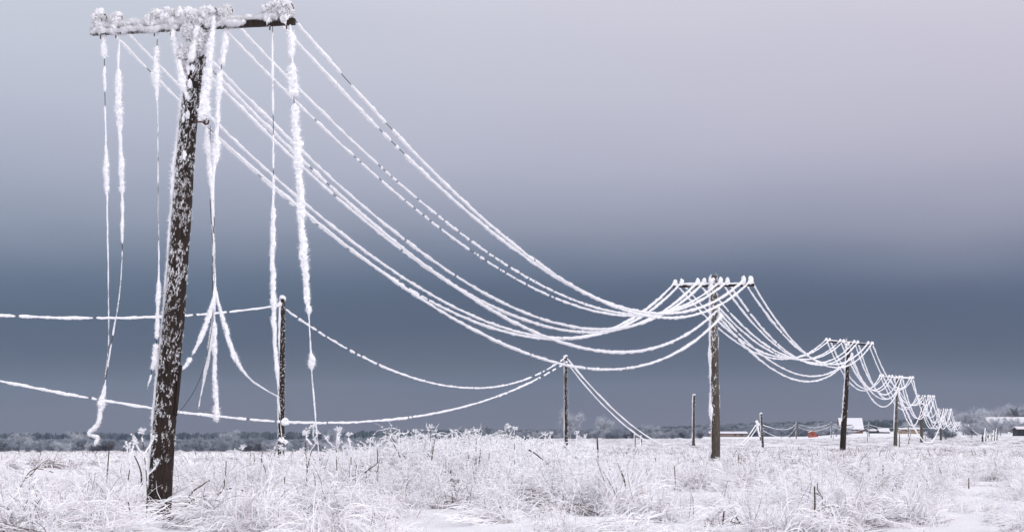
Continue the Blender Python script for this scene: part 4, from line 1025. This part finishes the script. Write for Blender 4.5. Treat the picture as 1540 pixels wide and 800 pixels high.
stick([(1502, 790), (1510, 791), (1516, 797), (1518, 806)], 21.5, .016, 'curled dark leaf stem at the bottom right corner', .2, 'fallen_twig')

# ------------------------------------------------------------------ air
bm_ = MB(); bm_.box((0, 1800, 58), (5000, 4300, 134)); hz = bm_.build('haze', [], None); hz['kind'] = 'stuff'; hz['label'] = 'thin cold haze over the field'
hm = bpy.data.materials.new('haze_air'); hm.use_nodes = True; nt = hm.node_tree; nt.nodes.clear()
ou = nt.nodes.new('ShaderNodeOutputMaterial'); pv = nt.nodes.new('ShaderNodeVolumePrincipled'); pv.inputs['Color'].default_value = (.50, .64, .86, 1); pv.inputs['Density'].default_value = .00014; pv.inputs['Anisotropy'].default_value = 0
nt.links.new(pv.outputs[0], ou.inputs['Volume']); hz.data.materials.append(hm)

# ------------------------------------------------------------------ world and light
SUN_AZ, SUN_EL = R(132), R(30)          # azimuth from +Y, negative = left
w = bpy.data.worlds.new('World'); sc.world = w; w.use_nodes = True; nt = w.node_tree; nt.nodes.clear(); L = nt.links.new
out = nt.nodes.new('ShaderNodeOutputWorld'); sky = nt.nodes.new('ShaderNodeTexSky'); sky.sky_type = 'NISHITA'; sky.sun_disc = False; sky.sun_elevation = SUN_EL; sky.sun_rotation = SUN_AZ
b1 = nt.nodes.new('ShaderNodeBackground'); b1.inputs[1].default_value = .08; L(sky.outputs[0], b1.inputs[0])
tc = nt.nodes.new('ShaderNodeTexCoord'); sx_ = nt.nodes.new('ShaderNodeSeparateXYZ'); L(tc.outputs['Generated'], sx_.inputs[0])
mp = nt.nodes.new('ShaderNodeMapping'); mp.inputs['Scale'].default_value = (1.5, 1.5, 6); L(tc.outputs['Generated'], mp.inputs[0])
nz_ = nt.nodes.new('ShaderNodeTexNoise'); nz_.inputs['Scale'].default_value = 1.6; nz_.inputs['Detail'].default_value = 3; nz_.inputs['Roughness'].default_value = .45; L(mp.outputs[0], nz_.inputs['Vector'])
ma = nt.nodes.new('ShaderNodeMath'); ma.operation = 'SUBTRACT'; L(nz_.outputs['Fac'], ma.inputs[0]); ma.inputs[1].default_value = .5
mm = nt.nodes.new('ShaderNodeMath'); mm.operation = 'MULTIPLY'; L(ma.outputs[0], mm.inputs[0]); mm.inputs[1].default_value = .055
ad = nt.nodes.new('ShaderNodeMath'); ad.operation = 'ADD'; L(sx_.outputs['Z'], ad.inputs[0]); L(mm.outputs[0], ad.inputs[1])
cr = nt.nodes.new('ShaderNodeValToRGB'); L(ad.outputs[0], cr.inputs[0]); cr.color_ramp.interpolation = 'B_SPLINE'
stops = [(0.0, (106, 99, 109)), (.014, (99, 94, 105)), (.034, (76, 81, 96)), (.054, (56, 66, 88)), (.080, (62, 75, 98)), (.101, (88, 102, 124)), (.126, (142, 147, 165)), (.168, (174, 176, 192)), (.215, (194, 196, 209)), (.27, (204, 205, 216)), (.75, (236, 236, 242))]
els = cr.color_ramp.elements
while len(els) < len(stops): els.new(.5)
for e, (p_, c_) in zip(els, stops): e.position = p_; e.color = srgb(*c_)
b2 = nt.nodes.new('ShaderNodeBackground'); b2.inputs[1].default_value = 1.0; mr = nt.nodes.new('ShaderNodeMapRange'); mr.interpolation_type = 'SMOOTHSTEP'; L(sx_.outputs['Y'], mr.inputs['Value'])
mr.inputs['From Min'].default_value = .93; mr.inputs['From Max'].default_value = .45; mr.inputs['To Min'].default_value = 0; mr.inputs['To Max'].default_value = 1
cm = nt.nodes.new('ShaderNodeMix'); cm.data_type = 'RGBA'; L(mr.outputs[0], cm.inputs[0]); 
tn_ = nt.nodes.new('ShaderNodeMapRange'); L(sx_.outputs['X'], tn_.inputs['Value']); tn_.inputs['From Min'].default_value = -.28; tn_.inputs['From Max'].default_value = .28
tr = nt.nodes.new('ShaderNodeMix'); tr.data_type = 'RGBA'; L(tn_.outputs[0], tr.inputs[0]); tr.inputs[6].default_value = (.99, 1.02, 1.03, 1); tr.inputs[7].default_value = (1.07, 1.0, 1.025, 1)
tm = nt.nodes.new('ShaderNodeMix'); tm.data_type = 'RGBA'; tm.blend_type = 'MULTIPLY'; tm.inputs[0].default_value = 1; L(cr.outputs[0], tm.inputs[6]); L(tr.outputs[2], tm.inputs[7])
L(tm.outputs[2], cm.inputs[6]); cm.inputs[7].default_value = (.95, .945, 1.02, 1)   # the cloud bank thins out behind the viewer
L(cm.outputs[2], b2.inputs[0])
mx = nt.nodes.new('ShaderNodeMixShader'); mx.inputs[0].default_value = .94; L(b1.outputs[0], mx.inputs[1]); L(b2.outputs[0], mx.inputs[2]); L(mx.outputs[0], out.inputs[0])
sl = bpy.data.lights.new('sun', 'SUN'); sl.energy = 1.15; sl.angle = R(20); sl.color = (1, .965, .94); so = bpy.data.objects.new('sun', sl); COL.objects.link(so)
dirv = Vector((math.sin(SUN_AZ)*math.cos(SUN_EL), math.cos(SUN_AZ)*math.cos(SUN_EL), math.sin(SUN_EL))); so.rotation_euler = dirv.to_track_quat('Z', 'Y').to_euler()

cam = bpy.data.cameras.new('camera'); co = bpy.data.objects.new('camera', cam); COL.objects.link(co); co.location = (0, 0, CAMZ); co.rotation_euler = (R(90), 0, 0)
cam.sensor_width = 36; cam.lens = F/1540*36; cam.shift_y = (HY-400)/1540; cam.clip_end = 12000; cam.clip_start = .1; sc.camera = co
vs = sc.view_settings; vs.view_transform = 'Standard'; vs.look = 'None'; vs.gamma = 1; vs.exposure = 0.08; vs.use_curve_mapping = False
sc.render.engine = 'CYCLES'
sc.cycles.volume_bounces = 0
print('objects', len(bpy.data.objects))
